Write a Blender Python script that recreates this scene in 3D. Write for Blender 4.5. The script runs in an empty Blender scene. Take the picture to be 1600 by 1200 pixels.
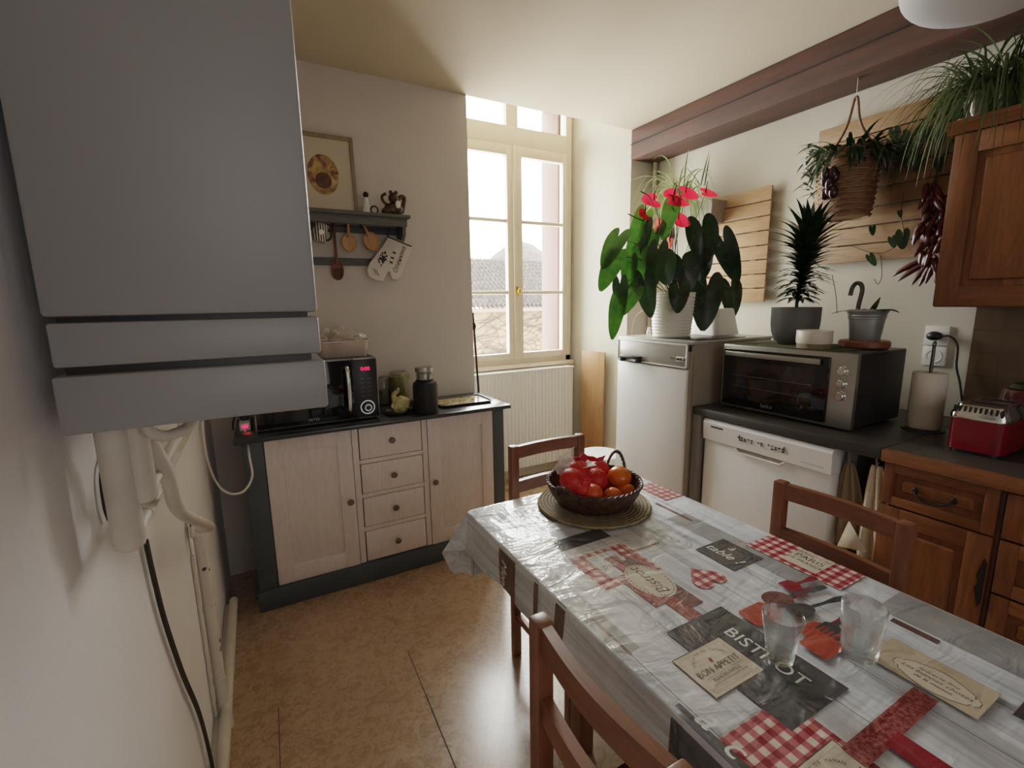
import bpy, bmesh, math, random
from mathutils import Vector, Matrix, Euler
random.seed(7)
PI = math.pi
sc = bpy.context.scene
col = sc.collection

# ------------------------------------------------------------------ camera
F = 731.0
H = 1.45
def _n(v): return v.normalized()
_c = lambda p: Vector((p[0] - 800.0, p[1] - 600.0, F))
_dn = _n(_c((865, 4770)))
_Y = _c((396, 478)); _Y = _n(_Y - _dn * _Y.dot(_dn))
_Z = -_dn
_X = _Y.cross(_Z)
RW = Matrix((_X, _Y, _Z))                 # image-camera axes -> world axes
CAM = Vector((0, 0, H))

def at(px, py, x=None, y=None, z=None):
    """point of the room seen at a pixel, on the plane X=x, Y=y or Z=z"""
    r = RW @ _c((px, py))
    if x is not None: t = x / r.x
    elif y is not None: t = y / r.y
    else: t = (z - H) / r.z
    return CAM + r * t
def mpp(P):
    """metres per pixel at a point"""
    return (RW.transposed() @ (Vector(P) - CAM)).z / F

cd = bpy.data.cameras.new('camera'); cam = bpy.data.objects.new('camera', cd); col.objects.link(cam)
cd.sensor_width = 36.0; cd.lens = F * 36 / 1600; cd.clip_start = 0.02; cd.clip_end = 300
cx, cy, cz = RW.col[0], RW.col[1], RW.col[2]
m = Matrix.Identity(4)
for i in range(3):
    m[i][0] = cx[i]; m[i][1] = -cy[i]; m[i][2] = -cz[i]
m[2][3] = H
cam.matrix_world = m
sc.camera = cam

# ------------------------------------------------------------------ materials
def srgb(r, g, b):
    f = lambda c: (c / 12.92 if c <= .04045 else ((c + .055) / 1.055) ** 2.4)
    return (f(r / 255), f(g / 255), f(b / 255), 1)

class NT:
    def __init__(s, name):
        s.m = bpy.data.materials.new(name); s.m.use_nodes = True
        s.t = s.m.node_tree; s.b = s.t.nodes['Principled BSDF']
    def n(s, typ, **kw):
        nd = s.t.nodes.new(typ)
        for k, v in kw.items():
            if hasattr(nd, k): setattr(nd, k, v)
            else: nd.inputs[k].default_value = v
        return nd
    def l(s, a, b): s.t.links.new(a, b)
    def coord(s, scale=(1, 1, 1), rot=(0, 0, 0), kind='Object'):
        tc = s.n('ShaderNodeTexCoord'); mp = s.n('ShaderNodeMapping')
        mp.inputs['Scale'].default_value = scale; mp.inputs['Rotation'].default_value = rot
        s.l(tc.outputs[kind], mp.inputs['Vector']); return mp.outputs['Vector']
    def geo(s, scale=(1, 1, 1)):
        g = s.n('ShaderNodeNewGeometry'); mp = s.n('ShaderNodeMapping'); mp.inputs['Scale'].default_value = scale
        s.l(g.outputs['Position'], mp.inputs['Vector']); return mp.outputs['Vector']
    def noise(s, vec, scale=5, detail=4, rough=.55, dist=0):
        nd = s.n('ShaderNodeTexNoise'); nd.inputs['Scale'].default_value = scale
        nd.inputs['Detail'].default_value = detail; nd.inputs['Roughness'].default_value = rough
        nd.inputs['Distortion'].default_value = dist
        s.l(vec, nd.inputs['Vector']); return nd.outputs['Fac']
    def ramp(s, fac, stops):
        r = s.n('ShaderNodeValToRGB'); e = r.color_ramp.elements
        e[0].position, e[0].color = stops[0]; e[1].position, e[1].color = stops[-1]
        for p, c in stops[1:-1]:
            x = e.new(p); x.color = c
        s.l(fac, r.inputs['Fac']); return r.outputs['Color']
    def mix(s, fac, a, b, typ='MIX'):
        mx = s.n('ShaderNodeMix', data_type='RGBA'); mx.blend_type = typ
        for i, v in ((0, fac), (6, a), (7, b)):
            if hasattr(v, 'is_output'): s.l(v, mx.inputs[i])
            else: mx.inputs[i].default_value = v
        return mx.outputs[2]
    def bump(s, h, strength=.2, dist=.01):
        b = s.n('ShaderNodeBump'); b.inputs['Strength'].default_value = strength; b.inputs['Distance'].default_value = dist
        s.l(h, b.inputs['Height']); s.l(b.outputs['Normal'], s.b.inputs['Normal'])
    def set(s, color=None, rough=.5, metal=0, **kw):
        if color is not None:
            if hasattr(color, 'is_output'): s.l(color, s.b.inputs['Base Color'])
            else: s.b.inputs['Base Color'].default_value = color
        if hasattr(rough, 'is_output'): s.l(rough, s.b.inputs['Roughness'])
        else: s.b.inputs['Roughness'].default_value = rough
        s.b.inputs['Metallic'].default_value = metal
        for k, v in kw.items(): s.b.inputs[k].default_value = v
        return s.m
def dk(c, f): return (c[0] * f, c[1] * f, c[2] * f, 1)

def paint(name, c, rough=.5, var=.12, scale=6, bump=0, bscale=60, metal=0, **kw):
    t = NT(name); v = t.coord()
    f = t.noise(v, scale, 5)
    colr = t.ramp(f, [(.3, dk(c, 1 - var)), (.7, dk(c, 1 + var * .5))])
    if bump: t.bump(t.noise(v, bscale, 3), bump, .004)
    return t.set(colr, rough, metal, **kw)
def wood(name, c1, c2, scale=(2, 2, 22), rough=.45, bump=.12, c3=None, **kw):
    """grain runs along the axis with the smallest scale"""
    t = NT(name); v = t.coord(scale)
    f = t.noise(v, 1.6, 8, .62, .6)
    stops = [(.28, c1), (.72, c2)] if c3 is None else [(.25, c1), (.5, c2), (.75, c3)]
    colr = t.ramp(f, stops)
    f2 = t.noise(v, 9, 3)
    colr = t.mix(.25, colr, t.ramp(f2, [(.35, dk(c1, .7)), (.65, c2)]))
    t.bump(f, bump, .003)
    return t.set(colr, rough, **kw)

M = {}
# grains: *_x along X, *_y along Y, *_z along Z
def wood3(key, c1, c2, r=.45, lo=1.2, hi=16, **kw):
    M[key + '_x'] = wood(key + '_x', c1, c2, (lo, hi, hi), r, **kw)
    M[key + '_y'] = wood(key + '_y', c1, c2, (hi, lo, hi), r, **kw)
    M[key + '_z'] = wood(key + '_z', c1, c2, (hi, hi, lo), r, **kw)
M['wall'] = paint('wall_plaster', srgb(206, 198, 190), .85, .05, 2.5, .12, 40)
M['wall_back'] = paint('wall_back_paint', srgb(120, 108, 98), .85, .05, 2.5)
M['wall_left'] = paint('wall_left_plaster', srgb(240, 238, 238), .85, .05, 2.5, .25, 55)
M['wall_right'] = paint('wall_right_plaster', srgb(196, 190, 174), .85, .06, 2.5, .18, 18)
M['reveal'] = paint('reveal_plaster', srgb(204, 198, 182), .8, .05, 3, .1, 30)
M['ceiling'] = paint('ceiling_paint', srgb(190, 176, 154), .9, .03, 1.5, .03, 60)
M['white_trim'] = paint('white_trim', srgb(226, 222, 214), .45, .05, 8)
M['cream_paint'] = paint('window_cream', srgb(214, 200, 180), .4, .06, 6)
M['boiler'] = paint('boiler_enamel', srgb(148, 147, 147), .38, .02, 3)
M['pipe_paint'] = paint('pipe_paint', srgb(214, 206, 192), .45, .12, 14)
def rusty():
    t = NT('chipped_white_paint'); v = t.coord()
    f = t.noise(v, 22, 2)
    c = t.ramp(f, [(.0, srgb(70, 56, 46)), (.30, srgb(70, 56, 46)), (.33, srgb(214, 206, 192)), (1, srgb(222, 214, 200))])
    return t.set(c, .5)
M['chipped'] = rusty()
M['slate'] = paint('slate_paint', srgb(76, 84, 88), .5, .15, 8)
M['slate_dark'] = paint('slate_top', srgb(58, 62, 66), .22, .15, 8)
M['sb_white'] = wood('whitewashed_wood', srgb(226, 213, 205), srgb(236, 224, 217), (14, 14, 2), .5, .06)
M['knob'] = paint('pewter_knob', srgb(120, 108, 96), .35, .1, 20, metal=.7)
M['black_glass'] = paint('black_glass', srgb(14, 14, 15), .06, .1, 3)
M['black_plastic'] = paint('black_plastic', srgb(22, 22, 23), .4, .1, 12)
M['dark_plastic'] = paint('dark_plastic', srgb(40, 38, 36), .45, .1, 12)
M['steel'] = paint('brushed_steel', srgb(168, 166, 160), .3, .06, 12, metal=.85)
M['steel_dark'] = paint('dark_steel', srgb(92, 90, 86), .38, .08, 12, metal=.6)
M['chrome'] = paint('chrome', srgb(215, 215, 215), .12, .03, 6, metal=1)
M['white_enamel'] = paint('white_enamel', srgb(234, 233, 231), .32, .03, 3)
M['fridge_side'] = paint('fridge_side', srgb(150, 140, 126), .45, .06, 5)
M['grey_panel'] = paint('grey_panel', srgb(120, 118, 114), .5, .08, 5)
M['fridge_panel'] = paint('fridge_panel', srgb(176, 174, 166), .3, .06, 8, metal=.35)
M['worktop'] = paint('worktop_laminate', srgb(60, 57, 53), .4, .2, 40)
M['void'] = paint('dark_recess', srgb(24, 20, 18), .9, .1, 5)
M['white_plastic'] = paint('white_plastic', srgb(230, 228, 222), .35, .03, 8)
M['brass'] = paint('brass', srgb(196, 160, 84), .25, .08, 20, metal=.9)
M['iron'] = paint('aged_iron', srgb(48, 40, 34), .5, .2, 30, metal=.6)
M['cable'] = paint('cable_rubber', srgb(52, 46, 40), .6, .1, 30)
M['white_cable'] = paint('white_cable', srgb(220, 214, 204), .45, .04, 10)
M['ink'] = paint('dark_ink', srgb(40, 38, 38), .6, .1, 30)
M['ink_white'] = paint('white_ink', srgb(235, 232, 226), .5, .05, 30)
wood3('oak', srgb(84, 48, 24), srgb(132, 82, 44), .38, 1.5, 14)
wood3('chair_wood', srgb(96, 56, 36), srgb(138, 86, 56), .35, 1.5, 18)
wood3('pine', srgb(160, 122, 84), srgb(198, 158, 114), .5, 1.5, 14)
wood3('beam', srgb(46, 26, 17), srgb(82, 48, 32), .8, .8, 9, bump=.3)
wood3('shelf_wood', srgb(74, 76, 74), srgb(104, 104, 98), .6, 2, 14)
wood3('spoon_wood', srgb(176, 128, 84), srgb(206, 160, 112), .5, 4, 30)
wood3('red_wood', srgb(108, 60, 38), srgb(140, 84, 54), .45, 4, 30)
wood3('pine_dim', srgb(126, 94, 62), srgb(164, 128, 88), .55, 1.5, 14)  # same pine, with the dimmer light at the second panel put into its colour
wood3('plank', srgb(150, 108, 72), srgb(186, 144, 102), .5, 2, 20)

def floor_mat():
    t = NT('marbled_lino'); v = t.geo()
    a = t.noise(v, 3.2, 6, .6, .4); b = t.noise(v, 24, 6, .7, 1.2); c2 = t.noise(v, 90, 3, .6)
    c = t.ramp(b, [(.3, srgb(132, 104, 78)), (.48, srgb(172, 144, 112)), (.58, srgb(184, 157, 126)), (.72, srgb(206, 182, 152))])
    c = t.mix(.35, c, t.ramp(a, [(.3, srgb(150, 118, 92)), (.7, srgb(192, 164, 132))]))
    c = t.mix(.2, c, t.ramp(c2, [(.35, srgb(96, 70, 46)), (.7, srgb(210, 184, 148))]))
    t.bump(b, .05, .002)
    return t.set(c, t.ramp(b, [(.3, (.22,) * 3 + (1,)), (.7, (.34,) * 3 + (1,))]))
M['floor'] = floor_mat()
M['floor'].node_tree.nodes['Principled BSDF'].inputs['Coat Weight'].default_value = .8
M['floor'].node_tree.nodes['Principled BSDF'].inputs['Coat Roughness'].default_value = .2
M['radiator'] = paint('radiator_enamel', srgb(240, 238, 234), .35, .02, 5)
M['seam'] = paint('floor_seam', srgb(52, 36, 24), .8, .1, 30)

def glass_mat(name, tint=(1, 1, 1, 1), gl=.08, rough=.0):
    t = NT(name); o = t.t.nodes['Material Output']
    tr = t.n('ShaderNodeBsdfTransparent'); tr.inputs['Color'].default_value = tint
    g = t.n('ShaderNodeBsdfGlossy'); g.inputs['Roughness'].default_value = rough
    lw = t.n('ShaderNodeLayerWeight'); lw.inputs['Blend'].default_value = .5
    pw = t.n('ShaderNodeMath', operation='POWER'); pw.inputs[1].default_value = 3.5; t.l(lw.outputs['Facing'], pw.inputs[0])
    ml = t.n('ShaderNodeMath', operation='MULTIPLY_ADD'); ml.inputs[1].default_value = .42 * gl; ml.inputs[2].default_value = .035 * gl
    t.l(pw.outputs[0], ml.inputs[0])
    mx = t.n('ShaderNodeMixShader'); t.l(ml.outputs[0], mx.inputs[0]); t.l(tr.outputs[0], mx.inputs[1]); t.l(g.outputs[0], mx.inputs[2])
    t.l(mx.outputs[0], o.inputs['Surface']); t.t.nodes.remove(t.b)
    return t.m
M['pane'] = glass_mat('window_glass', (.97, .98, .97, 1), .9)
def film():
    m_ = glass_mat('clear_plastic', (.95, .94, .92, 1), 1.6, .12); t = m_.node_tree; o = t.nodes['Material Output']
    s_ = o.inputs['Surface'].links[0].from_socket; d = t.nodes.new('ShaderNodeBsdfDiffuse'); d.inputs['Color'].default_value = (.85, .8, .76, 1)
    x = t.nodes.new('ShaderNodeMixShader'); x.inputs[0].default_value = .3; t.links.new(s_, x.inputs[1]); t.links.new(d.outputs[0], x.inputs[2]); t.links.new(x.outputs[0], o.inputs['Surface'])
    return m_
M['film'] = film()
M['jar_glass'] = glass_mat('jar_glass', (.86, .88, .84, 1), 1.6, .03)
def tumbler():
    t = NT('drinking_glass')
    t.b.inputs['Transmission Weight'].default_value = 1
    return t.set((.97, .985, .98, 1), .01, 0, IOR=1.47)
def tumbler2():
    m_ = glass_mat('drinking_glass', (.965, .975, .975, 1), 2.2, .0); t = m_.node_tree; o = t.nodes['Material Output']
    s_ = o.inputs['Surface'].links[0].from_socket; d = t.nodes.new('ShaderNodeBsdfGlass'); d.inputs['IOR'].default_value = 1.45; d.inputs['Color'].default_value = (.96, .98, .97, 1); d.inputs['Roughness'].default_value = 0
    x = t.nodes.new('ShaderNodeMixShader'); x.inputs[0].default_value = .38; t.links.new(s_, x.inputs[1]); t.links.new(d.outputs[0], x.inputs[2]); t.links.new(x.outputs[0], o.inputs['Surface'])
    return m_
M['tumbler'] = tumbler2()
M['galvanised'] = paint('galvanised', srgb(150, 152, 152), .38, .12, 20, metal=.45)

def leafm(name, c1, c2, rough=.35, trans=0.0, vein=True):
    t = NT(name); v = t.coord()
    c = t.ramp(t.noise(v, 14, 4), [(.3, c1), (.7, c2)])
    t.set(c, rough)
    if trans:
        o = t.t.nodes['Material Output']
        tl = t.n('ShaderNodeBsdfTranslucent'); t.l(c, tl.inputs['Color'])
        mx = t.n('ShaderNodeMixShader'); mx.inputs[0].default_value = trans
        t.l(t.b.outputs[0], mx.inputs[1]); t.l(tl.outputs[0], mx.inputs[2]); t.l(mx.outputs[0], o.inputs['Surface'])
    return t.m
M['leaf'] = leafm('leaf_green', srgb(38, 74, 22), srgb(66, 108, 36), .25, .32)
M['leaf_dark'] = leafm('leaf_deep_green', srgb(22, 42, 18), srgb(40, 66, 30), .3, .12)
M['leaf_black'] = leafm('leaf_dark_green', srgb(16, 30, 14), srgb(34, 52, 28), .22, .05)
M['leaf_pale'] = leafm('leaf_pale_green', srgb(112, 136, 78), srgb(186, 196, 140), .45, .35)
M['leaf_grass'] = leafm('leaf_grass_green', srgb(48, 64, 30), srgb(92, 108, 60), .5, .15)
M['spathe'] = leafm('red_spathe', srgb(196, 22, 44), srgb(228, 46, 66), .25, .4)
M['spathe_pink'] = leafm('coral_spathe', srgb(206, 84, 70), srgb(226, 120, 100), .3, .4)
M['spadix'] = paint('spadix', srgb(70, 34, 24), .6, .2, 60)
M['stem'] = paint('stem_green', srgb(64, 62, 34), .5, .2, 20)
M['soil'] = paint('potting_soil', srgb(40, 30, 24), .95, .3, 60, .6, 80)

# ------------------------------------------------------------------ mesh builder
OFF = {}
class B:
    def __init__(s): s.bm = bmesh.new()
    def _tag(s, verts, mat, Mx):
        fs = set()
        for v in verts:
            if Mx is not None: v.co = Mx @ v.co
            for f in v.link_faces: fs.add(f)
        for f in fs: f.material_index = mat
        return list(fs)
    def box(s, lo, hi, bev=0.003, mat=0, Mx=None, seg=2):
        lo, hi = Vector(lo), Vector(hi)
        lo, hi = Vector([min(a, b) for a, b in zip(lo, hi)]), Vector([max(a, b) for a, b in zip(lo, hi)])
        c = (lo + hi) / 2; d = hi - lo
        r = bmesh.ops.create_cube(s.bm, size=1)
        for v in r['verts']: v.co = Vector((v.co.x * d.x, v.co.y * d.y, v.co.z * d.z)) + c
        vs = r['verts']
        b = min(bev, min(d) * .45)
        if b > 1e-5:
            es = list({e for v in vs for e in v.link_edges})
            q = bmesh.ops.bevel(s.bm, geom=es, offset=b, segments=seg, affect='EDGES', profile=.5)
            vs = list({v for f in q['faces'] for v in f.verts} | {v for v in vs if v.is_valid})
        s._tag(vs, mat, Mx); return s
    def prism(s, pts, h, Mx=None, mat=0, cap=True, bev=0):
        """polygon (x,y) extruded from z=0 to z=h in the frame Mx"""
        n = len(pts)
        a = [s.bm.verts.new((p[0], p[1], 0)) for p in pts]
        b = [s.bm.verts.new((p[0], p[1], h)) for p in pts]
        for i in range(n): s.bm.faces.new((a[i], a[(i + 1) % n], b[(i + 1) % n], b[i]))
        if cap:
            s.bm.faces.new(a[::-1]); s.bm.faces.new(b)
        s._tag(a + b, mat, Mx); return s
    def flat(s, pts, mat=0, Mx=None):
        vs = [s.bm.verts.new(Vector(p) if len(p) == 3 else (p[0], p[1], 0)) for p in pts]
        s.bm.faces.new(vs); s._tag(vs, mat, Mx); return s
    def grid(s, fn, nu, nv, mat=0, closed_u=False, thick=0):
        rows = [[s.bm.verts.new(fn(i / (nu if closed_u else nu - 1), j / (nv - 1))) for i in range(nu)] for j in range(nv)]
        vs = [v for r in rows for v in r]
        for j in range(nv - 1):
            for i in range(nu if closed_u else nu - 1):
                s.bm.faces.new((rows[j][i], rows[j][(i + 1) % nu], rows[j + 1][(i + 1) % nu], rows[j + 1][i]))
        s._tag(vs, mat, None); return s
    def lathe(s, prof, c=(0, 0, 0), seg=28, mat=0, Mx=None, cap=True, rfn=None):
        c = Vector(c); rows = []
        for r, z in prof:
            if r < 1e-6: rows.append([s.bm.verts.new(c + Vector((0, 0, z)))])
            else:
                rows.append([s.bm.verts.new(c + Vector((r * (rfn(2 * PI * i / seg, z) if rfn else 1) * math.cos(2 * PI * i / seg), r * (rfn(2 * PI * i / seg, z) if rfn else 1) * math.sin(2 * PI * i / seg), z))) for i in range(seg)])
        for a, b in zip(rows, rows[1:]):
            for i in range(seg):
                k = (i + 1) % seg
                if len(a) == 1 and len(b) == 1: continue
                if len(a) == 1: s.bm.faces.new((a[0], b[k], b[i]))
                elif len(b) == 1: s.bm.faces.new((a[i], a[k], b[0]))
                else: s.bm.faces.new((a[i], a[k], b[k], b[i]))
        if cap:
            if len(rows[0]) > 1: s.bm.faces.new(rows[0][::-1])
            if len(rows[-1]) > 1: s.bm.faces.new(rows[-1])
        s._tag([v for r in rows for v in r], mat, Mx); return s
    def tube(s, pts, r, seg=10, mat=0, closed=False, cap=True):
        pts = [Vector(p) for p in pts]; n = len(pts)
        rs = r if isinstance(r, (list, tuple)) else [r] * n
        up = None; rings = []
        for i, p in enumerate(pts):
            if closed: d = pts[(i + 1) % n] - pts[i - 1]
            else: d = pts[min(i + 1, n - 1)] - pts[max(i - 1, 0)]
            d.normalize()
            if up is None: up = d.orthogonal().normalized()
            up = (up - d * up.dot(d)); up = up.normalized() if up.length > 1e-6 else d.orthogonal().normalized()
            w = d.cross(up)
            rings.append([s.bm.verts.new(p + (up * math.cos(2 * PI * k / seg) + w * math.sin(2 * PI * k / seg)) * rs[i]) for k in range(seg)])
        for i in range(n if closed else n - 1):
            a, b = rings[i], rings[(i + 1) % n]
            for k in range(seg): s.bm.faces.new((a[k], a[(k + 1) % seg], b[(k + 1) % seg], b[k]))
        if cap and not closed:
            s.bm.faces.new(rings[0][::-1]); s.bm.faces.new(rings[-1])
        s._tag([v for g in rings for v in g], mat, None); return s
    def cyl(s, a, b, r, r2=None, seg=20, mat=0):
        return s.tube([a, b], [r, r if r2 is None else r2], seg, mat)
    def ball(s, c, r, sc3=(1, 1, 1), mat=0, u=20, v=12, fn=None, Mx=None):
        q = bmesh.ops.create_uvsphere(s.bm, u_segments=u, v_segments=v, radius=1)
        for w in q['verts']:
            k = fn(w.co) if fn else 1
            w.co = Vector((w.co.x * sc3[0], w.co.y * sc3[1], w.co.z * sc3[2])) * r * k
            if Mx is not None: w.co = Mx @ w.co
            w.co += Vector(c)
        s._tag(q['verts'], mat, None); return s
    def text(s, body, size, Mx, mat=0, depth=0, shear=0, align='CENTER', spacing=1, sx=1):
        cu = bpy.data.curves.new('t', 'FONT'); cu.body = body; cu.size = size; cu.align_x = align; cu.align_y = 'CENTER'
        cu.shear = shear; cu.extrude = depth; cu.space_character = spacing; cu.resolution_u = 3
        o = bpy.data.objects.new('t', cu); col.objects.link(o)
        me = bpy.data.meshes.new_from_object(o.evaluated_get(bpy.context.evaluated_depsgraph_get()))
        n0 = len(s.bm.verts); f0 = len(s.bm.faces)
        s.bm.from_mesh(me); s.bm.verts.ensure_lookup_table(); s.bm.faces.ensure_lookup_table()
        for v in s.bm.verts[n0:]: v.co = Mx @ Vector((v.co.x * sx, v.co.y, v.co.z))
        for f in s.bm.faces[f0:]: f.material_index = mat
        bpy.data.objects.remove(o); bpy.data.curves.remove(cu); bpy.data.meshes.remove(me)
        return s
    def build(s, name, mats, parent=None, smooth=35, solid=0, label=None, cat=None, group=None, kind=None, off=None, normals=True):
        if not isinstance(mats, (list, tuple)): mats = [mats]
        mats = [M[x] if isinstance(x, str) else x for x in mats]
        bm = s.bm
        if normals: bmesh.ops.recalc_face_normals(bm, faces=bm.faces)
        me = bpy.data.meshes.new(name)
        o = bpy.data.objects.new(name, me); col.objects.link(o)
        if parent is not None:
            of = OFF.get(parent.name, Vector((0, 0, 0))); o.parent = parent
            OFF[o.name] = of
        elif off is not None: of = Vector(off); o.location = of; OFF[o.name] = of
        elif len(bm.verts):
            xs = [v.co for v in bm.verts]
            of = Vector(((min(v.x for v in xs) + max(v.x for v in xs)) / 2, (min(v.y for v in xs) + max(v.y for v in xs)) / 2, min(v.z for v in xs)))
            o.location = of; OFF[o.name] = of
        for v in bm.verts: v.co -= of
        bm.to_mesh(me); bm.free()
        for x in mats: me.materials.append(x)
        if smooth:
            for p in me.polygons: p.use_smooth = True
            me.set_sharp_from_angle(angle=math.radians(smooth))
        if solid:
            md = o.modifiers.new('solid', 'SOLIDIFY'); md.thickness = solid; md.offset = 0
        if label: o['label'] = label
        if cat: o['category'] = cat
        if group: o['group'] = group
        if kind: o['kind'] = kind
        return o
def thing(name, label, cat, loc=(0, 0, 0), group=None, kind=None):
    o = bpy.data.objects.new(name, None); col.objects.link(o); o.empty_display_size = .05
    o.location = loc; OFF[o.name] = Vector(loc)
    if label: o['label'] = label
    if cat: o['category'] = cat
    if group: o['group'] = group
    if kind: o['kind'] = kind
    return o
def kids(o): return [c for c in bpy.data.objects if c.parent == o]
def dup(root, loc, rz=0, label=None, group=None):
    r = root.copy(); col.objects.link(r); r.location = loc; r.rotation_euler = (0, 0, rz)
    if label: r['label'] = label
    if group: r['group'] = group
    for ch in kids(root):
        c = ch.copy(); col.objects.link(c); c.parent = r
        for g in kids(ch):
            d = g.copy(); col.objects.link(d); d.parent = c
    return r
def frame(o, x, y):
    """matrix with origin o, x axis and (roughly) y axis given"""
    x = Vector(x).normalized(); z = x.cross(Vector(y)).normalized(); y = z.cross(x)
    mm = Matrix.Identity(4)
    for i in range(3):
        mm[i][0], mm[i][1], mm[i][2], mm[i][3] = x[i], y[i], z[i], o[i]
    return mm
def smoothpts(pts, k=6):
    """Catmull-Rom through the points"""
    P = [Vector(p) for p in pts]; out = []
    for i in range(len(P) - 1):
        a = P[max(i - 1, 0)]; b = P[i]; c = P[i + 1]; d = P[min(i + 2, len(P) - 1)]
        for j in range(k):
            t = j / k
            out.append(.5 * ((2 * b) + (c - a) * t + (2 * a - 5 * b + 4 * c - d) * t * t + (3 * b - a - 3 * c + d) * t ** 3))
    out.append(P[-1]); return out
# ================================================================== SETTING
CEIL = 2.67; XL = -.25; XR = 2.78; YF = 2.80; YB = -2.3
NL, NR = 1.235, 2.545            # window niche, room side
WL, WR = 1.29, 2.36              # window niche, window side
YW = 3.30; YO = 3.62; NT_ = 3.02 # window plane, outer face, niche head
B().box((XL - .2, YB - .2, -.12), (XR + .2, YO, 0), 0).build('floor', 'floor', kind='structure', smooth=0)
B().box((XL - .2, YB - .2, CEIL), (XR + .2, YF, 3.2), 0).build('ceiling', 'ceiling', kind='structure', smooth=0)
B().box((XL - .2, YB - .2, 0), (XL, YF + .02, CEIL + .1), 0).build('wall_left', 'wall_left', kind='structure', smooth=0)
B().box((XR, YB - .2, 0), (XR + .2, YF + .02, CEIL + .1), 0).build('wall_right', 'wall_right', kind='structure', smooth=0)
B().box((XL, YB - .2, 0), (XR, YB, CEIL + .1), 0).build('wall_back', 'wall_back', kind='structure', smooth=0)
w = B()
w.prism([(XL - .2, YF), (NL, YF), (WL, YW + .1), (WL, YO), (XL - .2, YO)], 3.2)
w.prism([(NR, YF), (XR + .2, YF), (XR + .2, YO), (WR, YO), (WR, YW + .1)], 3.2, mat=1)
w.box((WL - .05, YF + .0, NT_), (WR + .2, YO, 3.2), 0)
w.box((WL - .02, YW - .02, 0), (WR + .02, YO, .93), 0)
wf = w.build('wall_far', ['wall', 'wall'], kind='structure', smooth=0)
wf.data.materials.append(M['reveal'])
for p in wf.data.polygons:                                     # the right reveal and the sill wall take the reveal colour
    c = p.center + wf.location
    if c.y > YF + .03 and c.y < YO - .05 and c.x > NL - .05 and c.x < NR + .02: p.material_index = 2
# floor seams (board joints under the lino)
def seam(p, q, wd=.004):
    p, q = Vector((p[0], p[1], 0.0006)), Vector((q[0], q[1], .0006)); d = (q - p).normalized(); n = Vector((-d.y, d.x, 0)) * wd / 2
    sb.flat([p - n, q - n, q + n, p + n])
sb = B()
s1 = at(637, 1017, z=0); s2 = at(712, 1200, z=0)
seam(s1, s1 + (s2 - s1) * 2.5)
s3 = at(435, 1105, z=0); s4 = at(438, 1200, z=0); seam(s3, s3 + (s4 - s3) * 4, .003)
sb.build('trim_3', 'seam', kind='structure', smooth=0)
# skirting along the left wall, with the low heating pipe on it
B().box((XL, YB, 0), (XL + .042, YF - .42, .085), .006).build('baseboard_left', 'white_trim', kind='structure')
q = B(); a_, b_ = Vector((NR, YF, 0)), Vector((WR, YW, 0)); d_ = (b_ - a_).normalized(); n_ = Vector((d_.y, -d_.x, 0)) * -1
n_ = Vector((-abs(d_.y), -abs(d_.x) * 1, 0)).normalized()
q.prism([tuple((a_)[:2]), tuple((a_ + n_ * .018)[:2]), tuple((b_ + n_ * .018)[:2]), tuple(b_[:2])], .135)
q.box((NR, YF - .018, 0), (XR, YF, .135), .003)
q.build('baseboard_right', 'white_trim', kind='structure')
# ceiling beam on the right
bm_ = B()
bm_.box((2.535, YB, 2.462), (XR, YF, CEIL), .012, seg=2)
bm_.box((2.530, YB, 2.565), (2.536, YF, 2.570), .001, mat=1)
bm_.build('trim_1', ['beam_y', 'void'], kind='structure')
# tiles under the wall cupboard
def tile_mat():
    t = NT('brown_tiles'); v = t.geo()
    sw = t.n('ShaderNodeSeparateXYZ'); t.l(v, sw.inputs[0]); cb = t.n('ShaderNodeCombineXYZ')
    t.l(sw.outputs['Y'], cb.inputs[0]); t.l(sw.outputs['Z'], cb.inputs[1])
    br = t.n('ShaderNodeTexBrick'); t.l(cb.outputs[0], br.inputs['Vector'])
    br.inputs['Color1'].default_value = srgb(92, 74, 56); br.inputs['Color2'].default_value = srgb(74, 58, 44); br.inputs['Mortar'].default_value = srgb(70, 58, 46)
    br.inputs['Scale'].default_value = 1; br.inputs['Brick Width'].default_value = .15; br.inputs['Row Height'].default_value = .1; br.inputs['Mortar Size'].default_value = .004
    br.offset = 0
    t.bump(br.outputs['Fac'], -.3, .003)
    return t.set(t.mix(.3, br.outputs['Color'], t.ramp(t.noise(v, 12, 4), [(.3, srgb(80, 62, 46)), (.7, srgb(108, 86, 64))])), .35)
M['tiles'] = tile_mat()
B().box((XR - .012, -1.2, .9), (XR, .845, 1.402), 0).build('trim_2', 'tiles', kind='structure', smooth=0)
# pipe in the far right corner
B().cyl((XR - .03, YF - .035, 0), (XR - .03, YF - .035, 2.475), .016).tube([(XR - .03, YF - .035, 2.2), (XR - .03, YF - .035, 2.235)], .022, 16).build(
    'heating_riser', 'wall_right', label='white painted vertical heating pipe in the far right corner under the beam', cat='pipe')

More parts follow.
